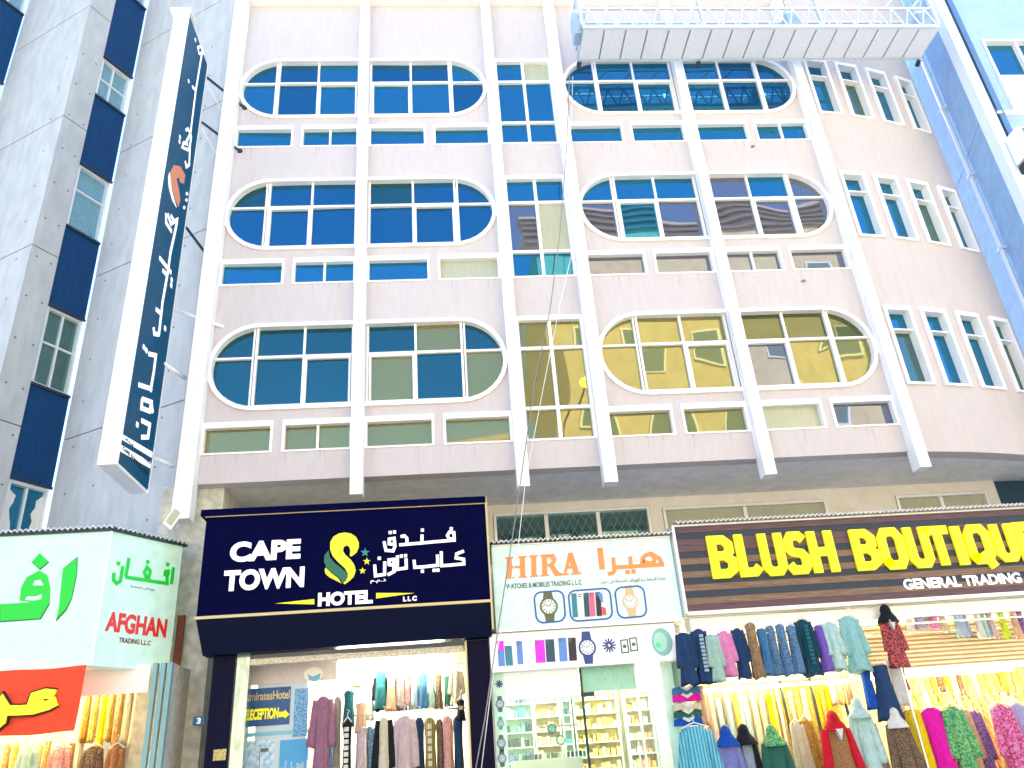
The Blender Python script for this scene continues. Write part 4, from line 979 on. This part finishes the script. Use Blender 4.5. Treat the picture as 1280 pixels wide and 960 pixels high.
# glass cases with patterned boards inside
for i, (xa, xb, yt_, yb_) in enumerate(((880, 978, 856, 1010), (985, 1062, 850, 1010))):
    P = YP(.12); u0 = P.px(xa, 900)[0]; u1 = P.px(xb, 900)[0]; z1 = P.px(xa, yt_)[1]
    dc = thing('display_case', ((u0+u1)/2, .3, .13), ['tall glass display case with colourful shawls behind the blue and green mannequins', 'tall gold lit display case right of the dark door post'][i], 'display case', 'display cases of the boutique')
    mk(MB().box(u0, u1, .5, .52, .13, z1), 'back_board', cloth('shawl_board_%s' % 'ab'[i], *[((.75, .60, .25), (.55, .62, .60)), ((.85, .66, .08), (.65, .50, .20))][i], 6), dc)
    for u in (u0, (u0+u1)/2, u1): mk(MB().box(u-.015, u+.015, .10, .14, .13, z1), 'frame_post', M['alu'] if i == 0 else M['darkmetal'], dc)
    mk(MB().box(u0, u1, .10, .52, z1, z1+.03), 'top', M['signwhite'], dc)
    for j in range(9):
        uu = u0+.06+(u1-u0-.12)*j/8; ck = random.choice(['cream', 'gold2', 'paleblue', 'gold', 'white', 'rose', 'yellow'] if i == 0 else ['gold', 'gold2', 'yellow', 'cream', 'leopard'])
        zz = z1-.12-random.uniform(0, .08)
        o = mk(lathe_cloth(uu, .3+random.uniform(-.05, .05), zz, random.uniform(.7, 1.2), .09, .11, .04, folds=4, amp=.2, ph=j, seg=14, rows=5, shoulder=False), 'shawl', C_[ck], smooth=True)
        tag(o, ('%s shawl, %s from the left inside the %s display case' % ({'cream': 'cream', 'gold2': 'yellow printed', 'paleblue': 'pale blue', 'gold': 'gold', 'white': 'white', 'rose': 'pale rose', 'yellow': 'plain yellow', 'leopard': 'leopard print'}[ck], ['first', 'second', 'third', 'fourth', 'fifth', 'sixth', 'seventh', 'eighth', 'ninth'][j], ['left', 'gold lit right'][i])), 'shawl', 'shawls in the display cases')
# upper row on the rail
UP = [(844, 872, 788, 856, 'navy', 'dark navy gown at the left end of the upper rail', {}), (863, 892, 784, 854, 'navy', 'navy gown with a white square trim down its front', {'trim': 'paleblue'}),
 (882, 906, 791, 852, 'mint', 'pale mint green gown between navy and pink on the upper rail', {}), (896, 921, 786, 845, 'pink', 'pink gown on the upper rail', {}),
 (914, 938, 783, 848, 'navy', 'dark blue gown right of the pink one on the upper rail', {}), (932, 954, 776, 848, 'tan', 'tan and brown draped gown on the upper rail', {'sleeves': False}),
 (946, 966, 783, 844, 'blue', 'blue gown right beside the tan one on the upper rail', {}), (957, 977, 780, 844, 'denim', 'mottled denim blue gown left of the middle of the blue group', {}), (970, 990, 778, 844, 'denim', 'mottled denim blue gown second from the dark teal coat', {}),
 (983, 1004, 779, 842, 'denim', 'mottled denim blue gown touching the dark teal coat', {}), (992, 1026, 772, 845, 'tealdark', 'long dark teal coat gown with pale centre on the upper rail', {'trim': 'teal'}),
 (1018, 1040, 779, 839, 'purple', 'purple gown between dark teal and aqua on the upper rail', {}), (1028, 1056, 775, 838, 'paleaqua', 'pale aqua gown with dark dots left of the wide aqua one', {}),
 (1047, 1087, 768, 840, 'aqua', 'wide flared aqua kaftan at the right end of the gown row', {})]
for i, (a, b, c, d, ck, lb_, kw) in enumerate(UP): garment(a, b, c, d, -.5+.02*math.sin(i*2), ck, lb_, group='gowns on the upper rail', **kw)
t = garment(1099, 1134, 768, 833, -.55, 'coral', 'coral coat with dark swirls on a black headed half mannequin', head='blackc', name='mannequin_dress')
garment(1118, 1136, 832, 862, -.4, 'coral', 'coral cloth tail hanging below the swirled coat', 'tube', cat='cloth')
garment(1190, 1209, 761, 796, -.35, 'paleblue', 'small grey blue trousers before the cream slats', 'tube', cat='trousers')
for i, (x, ck, l_) in enumerate(((1222, 'white', 'white scarf'), (1238, 'rose', 'pale rose scarf'), (1253, 'lime', 'lime green scarf'), (1268, 'peach', 'peach scarf'))):
    garment(x-6, x+7, 758, 797, -.3, ck, l_+' hanging before the slats near the right edge', 'tube', cat='scarf', group='scarves before the slats')
for i, (x, ck, l_) in enumerate(((1148, 'lilac', 'tiny lilac top with pink hem hung before the slats'), (1166, 'pink', 'small pink folded top hung before the slats'))): garment(x-8, x+8, 762, 785, -.3, ck, l_, cat='top')
for i, (x, w_, y0, y1, ck, l_) in enumerate(((1136, 7, 764, 790, 'white', 'white blouse on the slats beside the coral coat'), (1157, 6, 765, 786, 'rose', 'pale rose small blouse between lilac and pink tops'), (1178, 7, 762, 790, 'cream', 'cream blouse left of the grey blue trousers'), (1206, 6, 760, 794, 'lilac', 'lilac trousers right of the grey blue ones'), (1230, 5, 758, 797, 'paleaqua', 'pale aqua scarf between white and rose scarves'), (1276, 6, 757, 792, 'violet', 'violet printed scarf cut by the right edge'))):
    garment(x-w_, x+w_, y0, y1, -.28, ck, l_, 'tube', cat='clothes')
# middle
garment(1076, 1097, 838, 886, -.4, 'royal', 'royal blue skirt hanging under the aqua kaftan', 'tube', cat='skirt')
garment(1090, 1124, 832, 900, -.45, 'navy', 'navy pointed skirt hanging between royal blue and white cloth', 'tube', cat='skirt', hem=1.25)
garment(1106, 1137, 825, 882, -.38, 'white', 'white tunic hanging behind the coral coat', 'tube', cat='tunic')
for i, (x, ck, l_) in enumerate(((1040, 'rose', 'pale grey rose'), (1050, 'orange', 'orange'), (1060, 'tan', 'brown'))): garment(x-5, x+6, 845, 880, .0, ck, l_+' scarf hanging over the red dress mannequin', 'tube', cat='scarf', group='scarves over the red mannequin')
# inner wall of hanging lengths
ks = ['gold', 'gold2', 'orange', 'cream', 'gold', 'yellow', 'peach', 'leopard', 'gold2', 'orange', 'gold']
ORD = 'first second third fourth fifth sixth seventh eighth ninth tenth eleventh twelfth thirteenth fourteenth fifteenth sixteenth seventeenth eighteenth nineteenth twentieth'.split()+['last but two', 'last but one', 'last', 'extra']
x = 1128; oi = 0
nm_ = {'gold': 'shiny gold', 'gold2': 'yellow printed', 'orange': 'orange printed', 'cream': 'cream', 'yellow': 'plain yellow', 'peach': 'peach', 'leopard': 'leopard print', 'white': 'white'}
while x < 1292:
    ck = random.choice(ks); garment(x-5, x+6, 806+random.uniform(-2, 4), 868+random.uniform(-4, 10), .35, ck, nm_[ck]+' cloth length, %s from the left in the yellow row under the beam' % ORD[oi], 'tube', cat='cloth', group='cloth lengths in the yellow inner row'); x += 8.5; oi += 1
x = 1128; oi = 0
while x < 1300:
    ck = random.choice(['orange', 'peach', 'gold', 'cream', 'orange', 'violet' if 1225 < x < 1235 else 'gold2']); nm2 = dict(nm_, violet='dark violet printed')
    garment(x-6, x+7, 868+random.uniform(-3, 3), 990, .25, ck, nm2[ck]+' long cloth, %s from the left in the row behind the magenta gown' % ORD[oi], 'tube', cat='cloth', group='long cloths behind the mannequins'); x += 10; oi += 1
mk(MB().tube([(8.2, .35, 2.62), (12.8, .35, 2.62)], .015, 6), 'clothes_rail', M['rail'], bq)
for i, (x, y, ck, l_) in enumerate(((1138, 884, 'brocade', 'gold brocade bodice squeezed between leopard and yellow gowns'), (1012, 896, 'gold2', 'yellow printed gown left of the red sleeved dress'), (1000, 900, 'cream', 'cream gown between the green mannequin and the yellow printed gown'), (1226, 886, 'violet', 'dark violet printed gown right of the green floral one'), (1212, 884, 'peach', 'peach gown just behind the green floral one'), (1092, 900, 'rose', 'pale rose gown between aqua and leopard print'))):
    garment(x-13, x+13, y, 1015, -.2-.02*i, ck, l_, long=1.0)
# folded shirts stack beside the watch shop
P = YP(-.35)
for i, (y, ck, l_) in enumerate(((864, 'blue', 'plain blue folded shirt at the top of the stack'), (873, 'magenta', 'magenta folded shirt with white collar'), (885, 'cream', 'cream folded shirt with white collar'), (893, 'green', 'green folded shirt with white collar'), (903, 'royal', 'blue folded shirt with white collar, lowest of the stack'))):
    u, v = P.px(858+i*.6, y); t = thing('folded_shirt', (u, -.35, v), l_, 'shirt', 'folded shirts in a hanging stack')
    mk(MB().prism(P, [(u-.2, v-.04), (u-.19, v+.05), (u-.06, v+.07), (u, v+.03), (u+.06, v+.07), (u+.19, v+.05), (u+.2, v-.04)], -.05, .03), 'shirt', C_[ck], t)
    mk(MB().prism(P, [(u-.09, v+.05), (u, v-.0), (u+.09, v+.05), (u+.06, v+.075), (u, v+.04), (u-.06, v+.075)], .031, .05), 'collar', C_['white'], t)
tag(mk(MB().tube([P.p(*P.px(858, 856), 0), P.p(*P.px(858, 856))+Vector((0, 0, .42))], .006, 5), 'hanging_hook', M['rail']), 'metal hook from which the folded shirt stack hangs', 'hook')
garment(868, 886, 858, 905, -.3, 'peach', 'peach scarf hanging right of the folded shirt stack', 'tube', cat='scarf')
# lower row of mannequins
garment(843, 900, 905, 1020, -.55, 'stripe', 'turquoise striped kaftan on a white hanger below the folded shirts', long=1.1)
garment(892, 930, 921, 1020, -.55, 'bluedot', 'royal blue sequinned gown with blue head cloth', head='royal', long=1.1)
garment(917, 950, 919, 1020, -.5, 'greydress', 'grey belted dress over black sleeves with black head cloth', head='blackc', scm='blackc', long=1.1)
garment(947, 991, 920, 1020, -.55, 'green', 'dark green gown with lighter green head cloth', head='floral', long=1.1)
garment(1021, 1075, 902, 1020, -.58, 'brocade', 'gold brocade dress with red cuffed sleeves and red head cloth', head='red', scm='red', long=1.1)
garment(1058, 1103, 886, 1020, -.5, 'paleaqua', 'pale aqua hooded gown right of the red and gold dress', head='paleaqua', long=1.1)
garment(1104, 1148, 898, 1020, -.52, 'leopard', 'beige leopard print dress between aqua and yellow', head='white', long=1.1)
garment(1128, 1170, 884, 1020, -.42, 'yellow', 'bright yellow gown left of the magenta one', sleeves=False, long=1.1)
garment(1150, 1195, 882, 1020, -.46, 'magenta', 'magenta gown between yellow and green floral', sleeves=False, long=1.1)
garment(1176, 1222, 880, 1020, -.5, 'floral', 'green floral gown right of the magenta one', long=1.1)
garment(1238, 1282, 878, 1020, -.55, 'tiedye', 'pink and red tie dye dress near the right edge', long=1.1)
garment(1262, 1300, 876, 1020, -.45, 'lilac', 'lilac dress cut by the right edge', long=1.1)

# --- watch shop
wsn = thing('watch_shop', (3.4, .5, 0), 'bright watch shop front with glass door and shelves of goods under the white board', 'shop')
P0 = YP(-.2)
X = lambda x, y=900, P=P0: P.px(x, y)[0]
xa, xb, xd0, xd1, xe = X(616), X(633), X(731), X(800), X(846)
ztop = 3.05
mk(MB().box(xa, xe, 1.5, 1.55, .13, ztop), 'back_wall', mat('pale_shop_wall', (.72, .70, .50), .6), wsn)
mk(MB().box(xa, xe, -.2, 1.55, ztop+.0, ztop+.05), 'ceiling', M['shopwhite'], wsn)
mk(MB().box(xa, xe, -.18, 1.5, .10, .14), 'floor', M['shopwhite'], wsn)
mk(MB().box(xa-.02, xa+.02, -.2, 1.5, .13, ztop), 'side_wall', M['shopwhite'], wsn); mk(MB().box(xe-.02, xe+.04, -.2, 1.5, .13, ztop), 'side_wall', M['lightbox2'], wsn)
mk(MB().box(xa+.021, xb, -.22, -.16, .13, ztop-.001), 'picture_post', M['lightbox2'], wsn)
mk(MB().box(xe-.14, xe-.021, -.22, -.16, .13, ztop-.001), 'mint_post', M['lightbox2'], wsn)
zsh = P0.px(680, 872)[1]
mk(MB().box(xb+.005, xd0-.03, -.21, -.12, zsh, ztop-.002), 'white_header_board', M['glowwhite'], wsn)
zh = P0.px(760, 866)[1]
mk(MB().box(xd0, xd1, -.19, -.17, zh+.03, ztop-.002), 'green_film_pane', mat('green_film_glass', (.32, .68, .54), .2, var=.2, scale=5, stretch=(5, 1, .4)), wsn)
for a in (xd0-.012, xd1): mk(MB().box(a, a+.03, -.22, -.15, .13, ztop-.003), 'door_post', M['alu'] if a > 4 else M['darkmetal'], wsn)
mk(MB().box(xd0-.02, xd0+.17, -.23, -.14, zh-.03, zh+.025), 'door_patch', M['darkmetal'], wsn); mk(MB().box(xd1-.1, xd1+.08, -.23, -.14, zh-.03, zh+.025), 'door_patch', M['alu'], wsn)
clear = bpy.data.materials.new('clear_shop_glass'); clear.use_nodes = True
nt = clear.node_tree; tr_ = nt.nodes.new('ShaderNodeBsdfTransparent'); gl_ = nt.nodes.new('ShaderNodeBsdfGlossy'); gl_.inputs['Roughness'].default_value = .02; mx_ = nt.nodes.new('ShaderNodeMixShader'); fr_ = nt.nodes.new('ShaderNodeFresnel'); fr_.inputs[0].default_value = 1.45
tr_.inputs[0].default_value = (.93, 1, .97, 1)
nt.links.new(fr_.outputs[0], mx_.inputs[0]); nt.links.new(tr_.outputs[0], mx_.inputs[1]); nt.links.new(gl_.outputs[0], mx_.inputs[2]); nt.links.new(mx_.outputs[0], nt.nodes['Material Output'].inputs[0])
mk(MB().box(xb+.01, xd0-.02, -.18, -.172, .13, zsh-.002), 'window_pane', clear, wsn); mk(MB().box(xd0+.022, xd1-.003, -.18, -.172, .13, zh), 'door_pane', clear, wsn); mk(MB().box(xd1+.035, xe-.145, -.18, -.172, .13, ztop-.004), 'window_pane', clear, wsn)
mk(MB().tube([(xd1-.08, -.26, 1.0), (xd1-.08, -.26, 2.0)], .014, 8), 'door_handle', M['rail'], wsn)
for i, y in enumerate((855, 880, 904, 929, 948)):
    u, v = P0.px(624+i*.9, y); Pq = YP(-.22)
    q = (624+i*.9, y)
    if i in (0,): 
        mb = MB()
        uu, vv = Pq.px(*q)
        for j in range(8): t_ = j*math.pi/4; mb.ribbon(Pq, [(uu, vv), (uu+.055*math.cos(t_), vv+.055*math.sin(t_))], .02, 0, .005+.0002*j)
        mk(mb, 'burst_picture', dkb, wsn)
    else: watch(Pq, q[0], q[1], .062 if i != 2 else .05, tealp if i == 2 else M['greytext'], mat('pale_blue_print', (.5, .65, .8), .5), wsn, 1.7)
# shelves and goods
good_m = [mat('good_%s' % n_, c_, .4) for n_, c_ in (('teal', (.05, .35, .38)), ('gold', (.66, .52, .22)), ('white', (.8, .8, .75)), ('dark', (.03, .06, .08)), ('yellow', (.86, .74, .35)), ('green', (.12, .45, .32)), ('red', (.65, .25, .22)), ('blue', (.12, .25, .5)), ('orange', (.8, .35, .1)))]
def shelf_unit(x0, x1, zs, y, ml, label, wall):
    t = thing('shelf_unit', ((x0+x1)/2, y, .13), label, 'shelf', 'shelf units of the watch shop')
    mk(MB().box(x0, x1, y+.14, y+.16, .13, ztop-.1), 'back_board', wall, t)
    for z in zs: mk(MB().box(x0, x1, y-.1, y+.139, z-.015, z), 'shelf', M['shopwhite'], t)
    for x_ in (x0, x1): mk(MB().box(x_-.01, x_+.01, y-.1, y+.139, .13, ztop-.1), 'side_board', M['shopwhite'], t)
    n_ = 0
    for z in zs:
        x_ = x0+.03
        while x_ < x1-.06:
            wd = random.uniform(.035, .085); h = random.uniform(.05, .15); k = random.choice(ml)
            mb = MB().box(x_, x_+wd, y-.06, y+.05, z+.001, z+h)
            if random.random() < .5: mb.box(x_+wd*.15, x_+wd*.85, y-.064, y-.061, z+h*.3, z+h*.8)
            o = mk(mb, 'boxed_good', good_m[k], t); n_ += 1
            x_ += wd+random.uniform(.006, .03)
zs_ = [1.25+.21*i for i in range(8)]
shelf_unit(xb+.05, xb+.48, zs_, 1.2, [0, 7, 2, 3, 5], 'shelves of small watch boxes behind the left window, next to the picture post', M['lightbox2'])
shelf_unit(xb+.52, xb+.92, zs_, 1.25, [1, 4, 2, 8], 'shelves of gold and orange boxes in the middle of the left window', M['shopwall'])
shelf_unit(xb+.96, xd0-.02, zs_, 1.2, [0, 5, 3, 2], 'shelves of green and teal boxes beside the glass door', M['lightbox2'])
shelf_unit(xd0+.05, xd1-.05, zs_, 1.3, [1, 4, 4, 8, 2], 'yellow lit shelves of gold goods behind the glass door', mat('yellow_board', (.86, .74, .30), .6))
shelf_unit(xd1+.06, xe-.05, zs_, 1.2, [4, 2, 8, 6], 'shelves of pale and red goods behind the narrow right window', M['shopwall'])
# counter cabinet near the window with watches lying on it
ct = thing('display_counter', ((xb+xd0)/2, .3, .13), 'white display counter close behind the left shop window', 'counter')
zc = P0.px(680, 948)[1]
mk(MB().box(xb+.06, xd0-.05, .05, .45, .13, zc), 'counter_body', M['shopwhite'], ct)
zr = YP(.1).px(700, 906)[1]
mk(MB().box(xb+.5, xd0-.06, .12, .3, zr-.02, zr), 'glass_shelf', M['glass_pale'], ct)
for i in range(18):
    x_ = xb+.12+i*.058; o = mk(MB().tube([(x_, .1, zc), (x_, .08, zc+.07)], .022, 8), 'small_watch_stand', random.choice([good_m[0], good_m[3], good_m[7], good_m[2]]), ct)
for i, (x_, y_, l_) in enumerate(((690, 911, 'round dark grey clock on the upper glass shelf of the left window'), (701, 925, 'round teal clock lower on the glass shelf of the left window'))):
    Pq = YP(.08); u, v = Pq.px(x_, y_); t = thing('table_clock', (u, .08, v-.07), l_, 'clock')
    mk(MB().prism(Pq, [(u+.07*math.cos(a*math.pi/8), v+.07*math.sin(a*math.pi/8)) for a in range(16)], -.04, 0), 'clock_case', good_m[3] if i == 0 else good_m[0], t)
    mk(MB().prism(Pq, [(u+.05*math.cos(a*math.pi/8), v+.05*math.sin(a*math.pi/8)) for a in range(16)], .001, .006), 'clock_face', good_m[2] if i else good_m[0], t)
tr0 = MB().tube([(xb+.2, .5, ztop-.05), (xd0-.1, .5, ztop-.05)], .025, 8); mk(tr0, 'tube_lamp', M['lamp'], wsn); mk(MB().tube([(xd0+.1, .6, ztop-.05), (xe-.1, .6, ztop-.05)], .025, 8), 'tube_lamp', M['lamp'], wsn)

# --- hotel passage full of clothes
hp = thing('hotel_passage', (-.1, .8, 0), 'open passage to the hotel lined with posters and clothes, black posts on both sides', 'passage')
P1 = YP(-.3)
pxl, pxr = P1.px(263, 880)[0], P1.px(620, 880)[0]
p0 = P1.px(291, 880)[0]; p1_ = P1.px(584, 880)[0]
mk(MB().box(pxl, p0, -.35, .1, .13, 3.6), 'black_post', M['black'], hp)
mk(MB().box(p0+.002, p0+.19, -.30, -.1, .13, 3.55), 'steel_post', mat('mottled_steel', (.40, .52, .52), .18, .85, var=.35, scale=1.5, stretch=(2, 1, .5)), hp)
mk(MB().box(p1_+.03, 1.97, -.35, .1, .13, 3.5), 'black_post', M['black'], hp)
mk(MB().box(p1_, p1_+.028, -.37, -.1, .13, 3.5), 'edge_strip', M['gold_trim'], hp)
mk(MB().box(pxl, 1.97, 3.0, 3.05, .13, 3.5), 'back_wall', mat('passage_back_wall', (.62, .58, .46), .7, var=.15), hp)
mk(MB().box(p0, 1.97, .1, 3.0, 3.42, 3.5), 'ceiling', mat('passage_ceiling', (.72, .62, .38), .7, var=.25, scale=2), hp)
mk(MB().box(pxl, p0+.06, .1, 3.0, .13, 3.42), 'side_wall', M['shopwhite'], hp); mk(MB().box(1.90, 1.97, .1, 3.0, .13, 3.42), 'side_wall', M['shopwall'], hp)
mk(MB().box(p0+.2, p1_-.02, -.32, -.2, 3.36, 3.44), 'lintel_box', mat('worn_lintel', (.70, .66, .52), .6, var=.4, scale=7), hp)
mk(MB().box(p0, 1.9, .1, 3.0, .10, .14), 'floor', M['shopwhite'], hp)
for y_, x0_, x1_ in ((.25, -.3, 1.3), (1.3, -.8, 1.4), (2.2, -.8, 1.4)): mk(MB().tube([(x0_, y_, 3.36), (x1_, y_, 3.36)], .03, 8), 'tube_lamp', M['lamp'], hp)
Q = YP(.15)
def flat(P, x0, y0, x1, y1, mt, parent, name, n=.005, n0=0):
    a = P.px(x0, y1); b = P.px(x1, y0); return mk(MB().pbox(P, a[0], b[0], a[1], b[1], n0, n), name, mt, parent)
pw = thing('poster_wall', (-1.3, .2, 0), 'poster board at the left of the passage with blue hotel reception sign', 'board')
flat(Q, 306, 819, 386, 1100, mat('poster_blank', (.55, .68, .75), .6), pw, 'board', 0, -.05)
flat(Q, 310, 819, 422, 857, mat('abstract_poster', (.60, .62, .60), .6, c2=(.75, .60, .66), scale=3), pw, 'header_poster', .02, .001)
u, v = Q.px(392, 843)
mk(MB().prism(Q, [(u+.14*math.cos(a*math.pi/10), v+.1*math.sin(a*math.pi/10)) for a in range(20)], .021, .026), 'poster_oval', M['shopwhite'], pw)
poly(Q, [(385, 843), (391, 846), (401, 842), (400, 849), (394, 853), (387, 850)], mat('sky_blue_print', (.15, .45, .65), .5), pw, 'poster_bird', .0261, .03)
flat(Q, 307, 858, 364, 909, mat('blue_poster', (.02, .10, .30), .5, var=.25, scale=3), pw, 'reception_poster', .012, .001)
text(Q, 'EmiratesHotel', (308, 877), (362, 876), (308, 866), M['gold_trim'], pw, bold=.02, n=.016)
text(Q, 'RECEPTION', (308, 901), (348, 899), (308, 887), M['letter_yellow'], pw, bold=.04, n=.016)
poly(Q, [(349, 890), (356, 889.5), (356, 887), (362, 893), (356, 898.5), (356, 896), (349, 896.5)], M['letter_yellow'], pw, 'arrow', .001, .017)
flat(Q, 366, 860, 386, 921, mat('blue_city_poster', (.03, .22, .50), .5, c2=(.25, .5, .75), scale=9), pw, 'city_poster', .012, .001)
flat(Q, 303, 911, 386, 922, mat('turquoise_strip', (.20, .55, .68), .5), pw, 'poster_strip', .008, .001)
flat(Q, 303, 924, 344, 1010, mat('sky_poster', (.25, .55, .78), .5, c2=(.7, .8, .88), scale=3), pw, 'sky_poster', .010, .001)
for a in ((322, 935, 326, 985), (336, 934, 339, 985), (326.2, 935, 335.8, 940)): flat(Q, *a, M['greytext'], pw, 'building_print', .013, .0101)
flat(Q, 346, 923, 386, 1010, mat('skyline_poster', (.06, .38, .70), .5), pw, 'skyline_poster', .010, .001)
mb = MB()
for i in range(16):
    x_ = 346.5+i*2.4; h = random.uniform(6, 20); a = Q.px(x_, 968); b = Q.px(x_+2, 968-h); mb.pbox(Q, a[0], b[0], a[1], b[1], .0101, .0125+i*.0001)
mk(mb, 'skyline_print', mat('pale_city_print', (.5, .66, .75), .6), pw)
# sticker on black post
u0, v0 = YP(-.36).px(266, 951); u1, v1 = YP(-.36).px(283, 936)
tag(mk(MB().pbox(YP(-.35), u0, u1, v0, v1, 0, .012), 'sticker', mat('yellow_sticker', (.75, .62, .18), .5, c2=(.3, .25, .1), scale=14)), 'yellow and white utility sticker on the black post under the hotel sign', 'sticker')
# clothes in the passage
PG = [(387, 419, 868, 1010, .0, 'mauve', 'long mauve gown beside the blue reception poster', {}), (415, 428, 868, 1000, .1, 'paisley', 'narrow dark patterned gown right of the mauve one', {'sleeves': False}),
 (428, 444, 861, 908, .1, 'teal', 'teal gown over the black and white jacket', {}), (427, 441, 898, 1000, -.02, 'blackc', 'black jacket with white lapel below the teal gown', {'trim': 'white'}), (443, 459, 876, 915, .02, 'peach', 'peach top over grey trousers', {}),
 (443, 460, 908, 1010, .0, 'rose', 'pale grey trousers under the peach top', {'k': 'tube'}),
 (440, 456, 820, 858, .6, 'cream', 'cream gown at the left end of the back rail', {}), (453, 468, 820, 900, .55, 'white', 'long white gown at the left of the back rail', {}),
 (468, 484, 836, 886, .4, 'teal', 'teal blue blouse on the back rail', {}), (482, 496, 836, 888, .4, 'peach', 'peach blouse on the back rail', {}), (494, 507, 836, 884, .4, 'paisley', 'black and teal patterned blouse on the back rail', {}),
 (505, 514, 838, 882, .42, 'redfloral', 'narrow dark red blouse on the back rail', {}), (512, 524, 838, 884, .4, 'paleblue', 'light blue blouse on the back rail', {}), (522, 536, 838, 885, .38, 'blue', 'bright blue blouse on the back rail', {}),
 (534, 545, 838, 885, .4, 'mint', 'pale mint blouse on the back rail', {}), (543, 554, 840, 886, .4, 'leopard', 'leopard print blouse on the back rail', {}), (554, 566, 842, 882, .4, 'green', 'green blouse on the back rail', {}),
 (562, 580, 836, 880, .3, 'cream', 'yellow cream shirt at the right end of the back rail', {}),
 (468, 492, 894, 1010, -.05, 'cream', 'cream dress with black sides at front of the passage', {'scm': 'blackc'}), (490, 522, 892, 1010, -.03, 'rose', 'pale pink open robe at front of the passage', {}),
 (517, 532, 894, 1010, .1, 'navy', 'dark grey navy gown behind the pale pink robe', {}), (529, 546, 894, 1010, .05, 'olive', 'olive striped shirt with pale collar', {'trim': 'cream'}),
 (544, 556, 896, 1010, .08, 'leopard', 'leopard print gown left of the red floral one', {'sleeves': False}), (552, 568, 892, 1010, .02, 'redfloral', 'red floral gown on the front rail', {}), (565, 581, 892, 1010, .05, 'navy', 'navy gown beside the right post', {}),
 (570, 582, 872, 900, .0, 'blackc', 'small black top with cream neck near the right post', {'trim': 'cream'})]
for a, b, c, d, Y, ck, l_, kw in PG:
    kd = kw.pop('k', 'gown'); garment(a, b, c, d, Y, ck, l_, kd, group='clothes in the hotel passage', cat='clothes', **kw)
for z, y_, x0_ in ((YP(.4).px(520, 833)[1], .4, -.5), (YP(.03).px(520, 889)[1], .03, -.05)): mk(MB().tube([(x0_, y_, z), (1.6, y_, z)], .013, 8), 'clothes_rail', M['rail'], hp, smooth=True)
for i, (x, y, ck, l_) in enumerate(((462, 905, 'denim', 'mottled denim gown between grey trousers and cream dress'), (476, 842, 'blackc', 'black blouse behind the teal one on the back rail'), (500, 842, 'violet', 'violet printed blouse half hidden on the back rail'), (518, 842, 'white', 'white blouse between the two blue ones'), (410, 875, 'blue', 'blue gown peeping behind the long mauve gown'), (512, 900, 'tan', 'brown gown half hidden behind the pale pink robe'), (538, 898, 'blackc', 'black gown half hidden behind the olive striped shirt'), (560, 900, 'peach', 'peach gown half hidden beside the red floral gown'))):
    garment(x-9, x+9, y, 888 if y < 850 else 1005, .55 if y < 850 else .3, ck, l_, cat='clothes', group='clothes in the hotel passage')
# --- clothes in the corner shop
x = 8; oi = 0
GK = ['gold', 'gold2', 'cream', 'yellow', 'orange', 'cream', 'gold']
while x < 186:
    ck = random.choice(GK); top = 852 if x > 100 else 925
    garment(x-6, x+7, top+random.uniform(0, 6), 930+random.uniform(-5, 10) if x > 100 else 1000, .5, ck, nm_[ck]+' garment, %s from the left in the back row of the corner shop' % ORD[oi], 'tube' if random.random() < .5 else 'gown', cat='garment', group='garments at the back of the corner shop', sleeves=False); x += 10; oi += 1
for a, b, ck, l_ in ((60, 92, 'redfloral', 'red floral bundle low in the corner shop'), (100, 132, 'leopard', 'leopard print dress low in the corner shop'), (132, 158, 'brocade', 'gold brocade dress low in the corner shop'), (20, 52, 'mint', 'mint dress low at the left edge of the corner shop')):
    garment(a, b, 930, 1020, .1, ck, l_, cat='dress', group='front dresses of the corner shop')

# ------------------------------------------------------------------ across the street (seen in the glass)
def block(x0, x1, y0, y1, h, mtl, name, label, z0=0, wins=True, cornice=True, fl=3.4):
    t = thing(name, ((x0+x1)/2, (y0+y1)/2, 0), label, 'building')
    mk(MB().box(x0, x1, y0, y1, z0, h), 'wall', mtl, t)
    P = Plane((0, y1, 0), (-1, 0, 0))     # faces +Y
    if cornice:
        for i in range(5): mk(MB().pbox(P, -x1-.1*i, -x0+.1*i, h-1.3+i*.26, h-1.3+i*.26+.18, 0, .15+.15*i), 'cornice_step', M['opp2'], t)
    if wins:
        z = 4.5
        while z < h-3:
            x_ = x0+1.2
            while x_ < x1-1.6:
                wn = mk(MB().pbox(P, -x_-1.3, -x_, z, z+1.5, .0, .06), 'window', M['white'], t)
                mk(MB().pbox(P, -x_-1.22, -x_-.08, z+.08, z+1.42, .061, .07), 'pane', M['greytext'], wn); x_ += 2.9
            z += fl
    return t
block(6.2, 30, -30, -19, 26.5, M['opp'], 'opposite_building', 'tall sandstone building with a stepped cornice across the street, mirrored in the right windows')
block(-2.5, 6.0, -34, -21, 15, M['opp'], 'opposite_building', 'lower sandstone building across the street, mirrored in the lowest left windows')
block(-26, -3.5, -36, -24, 11, M['opp'], 'opposite_building', 'low sandstone row at the left across the street, mirrored faintly')
# street lamp whose glow shows in the stair window
lp = thing('street_lamp', (5.3, -11.3, 0), 'street lamp across the road with an amber light, glowing in the stair window', 'street lamp')
mk(MB().tube([(5.3, -11.3, 0), (5.3, -11.3, 10.9), (5.3, -10.6, 11.6), (5.3, -8.2, 11.65)], [.09, .06, .045, .035], 10), 'post', M['darkmetal'], lp)
mk(MB().ellipsoid((5.3, -8.0, 11.5), .26, .32, .16), 'lamp_head', M['lampwarm'], lp)
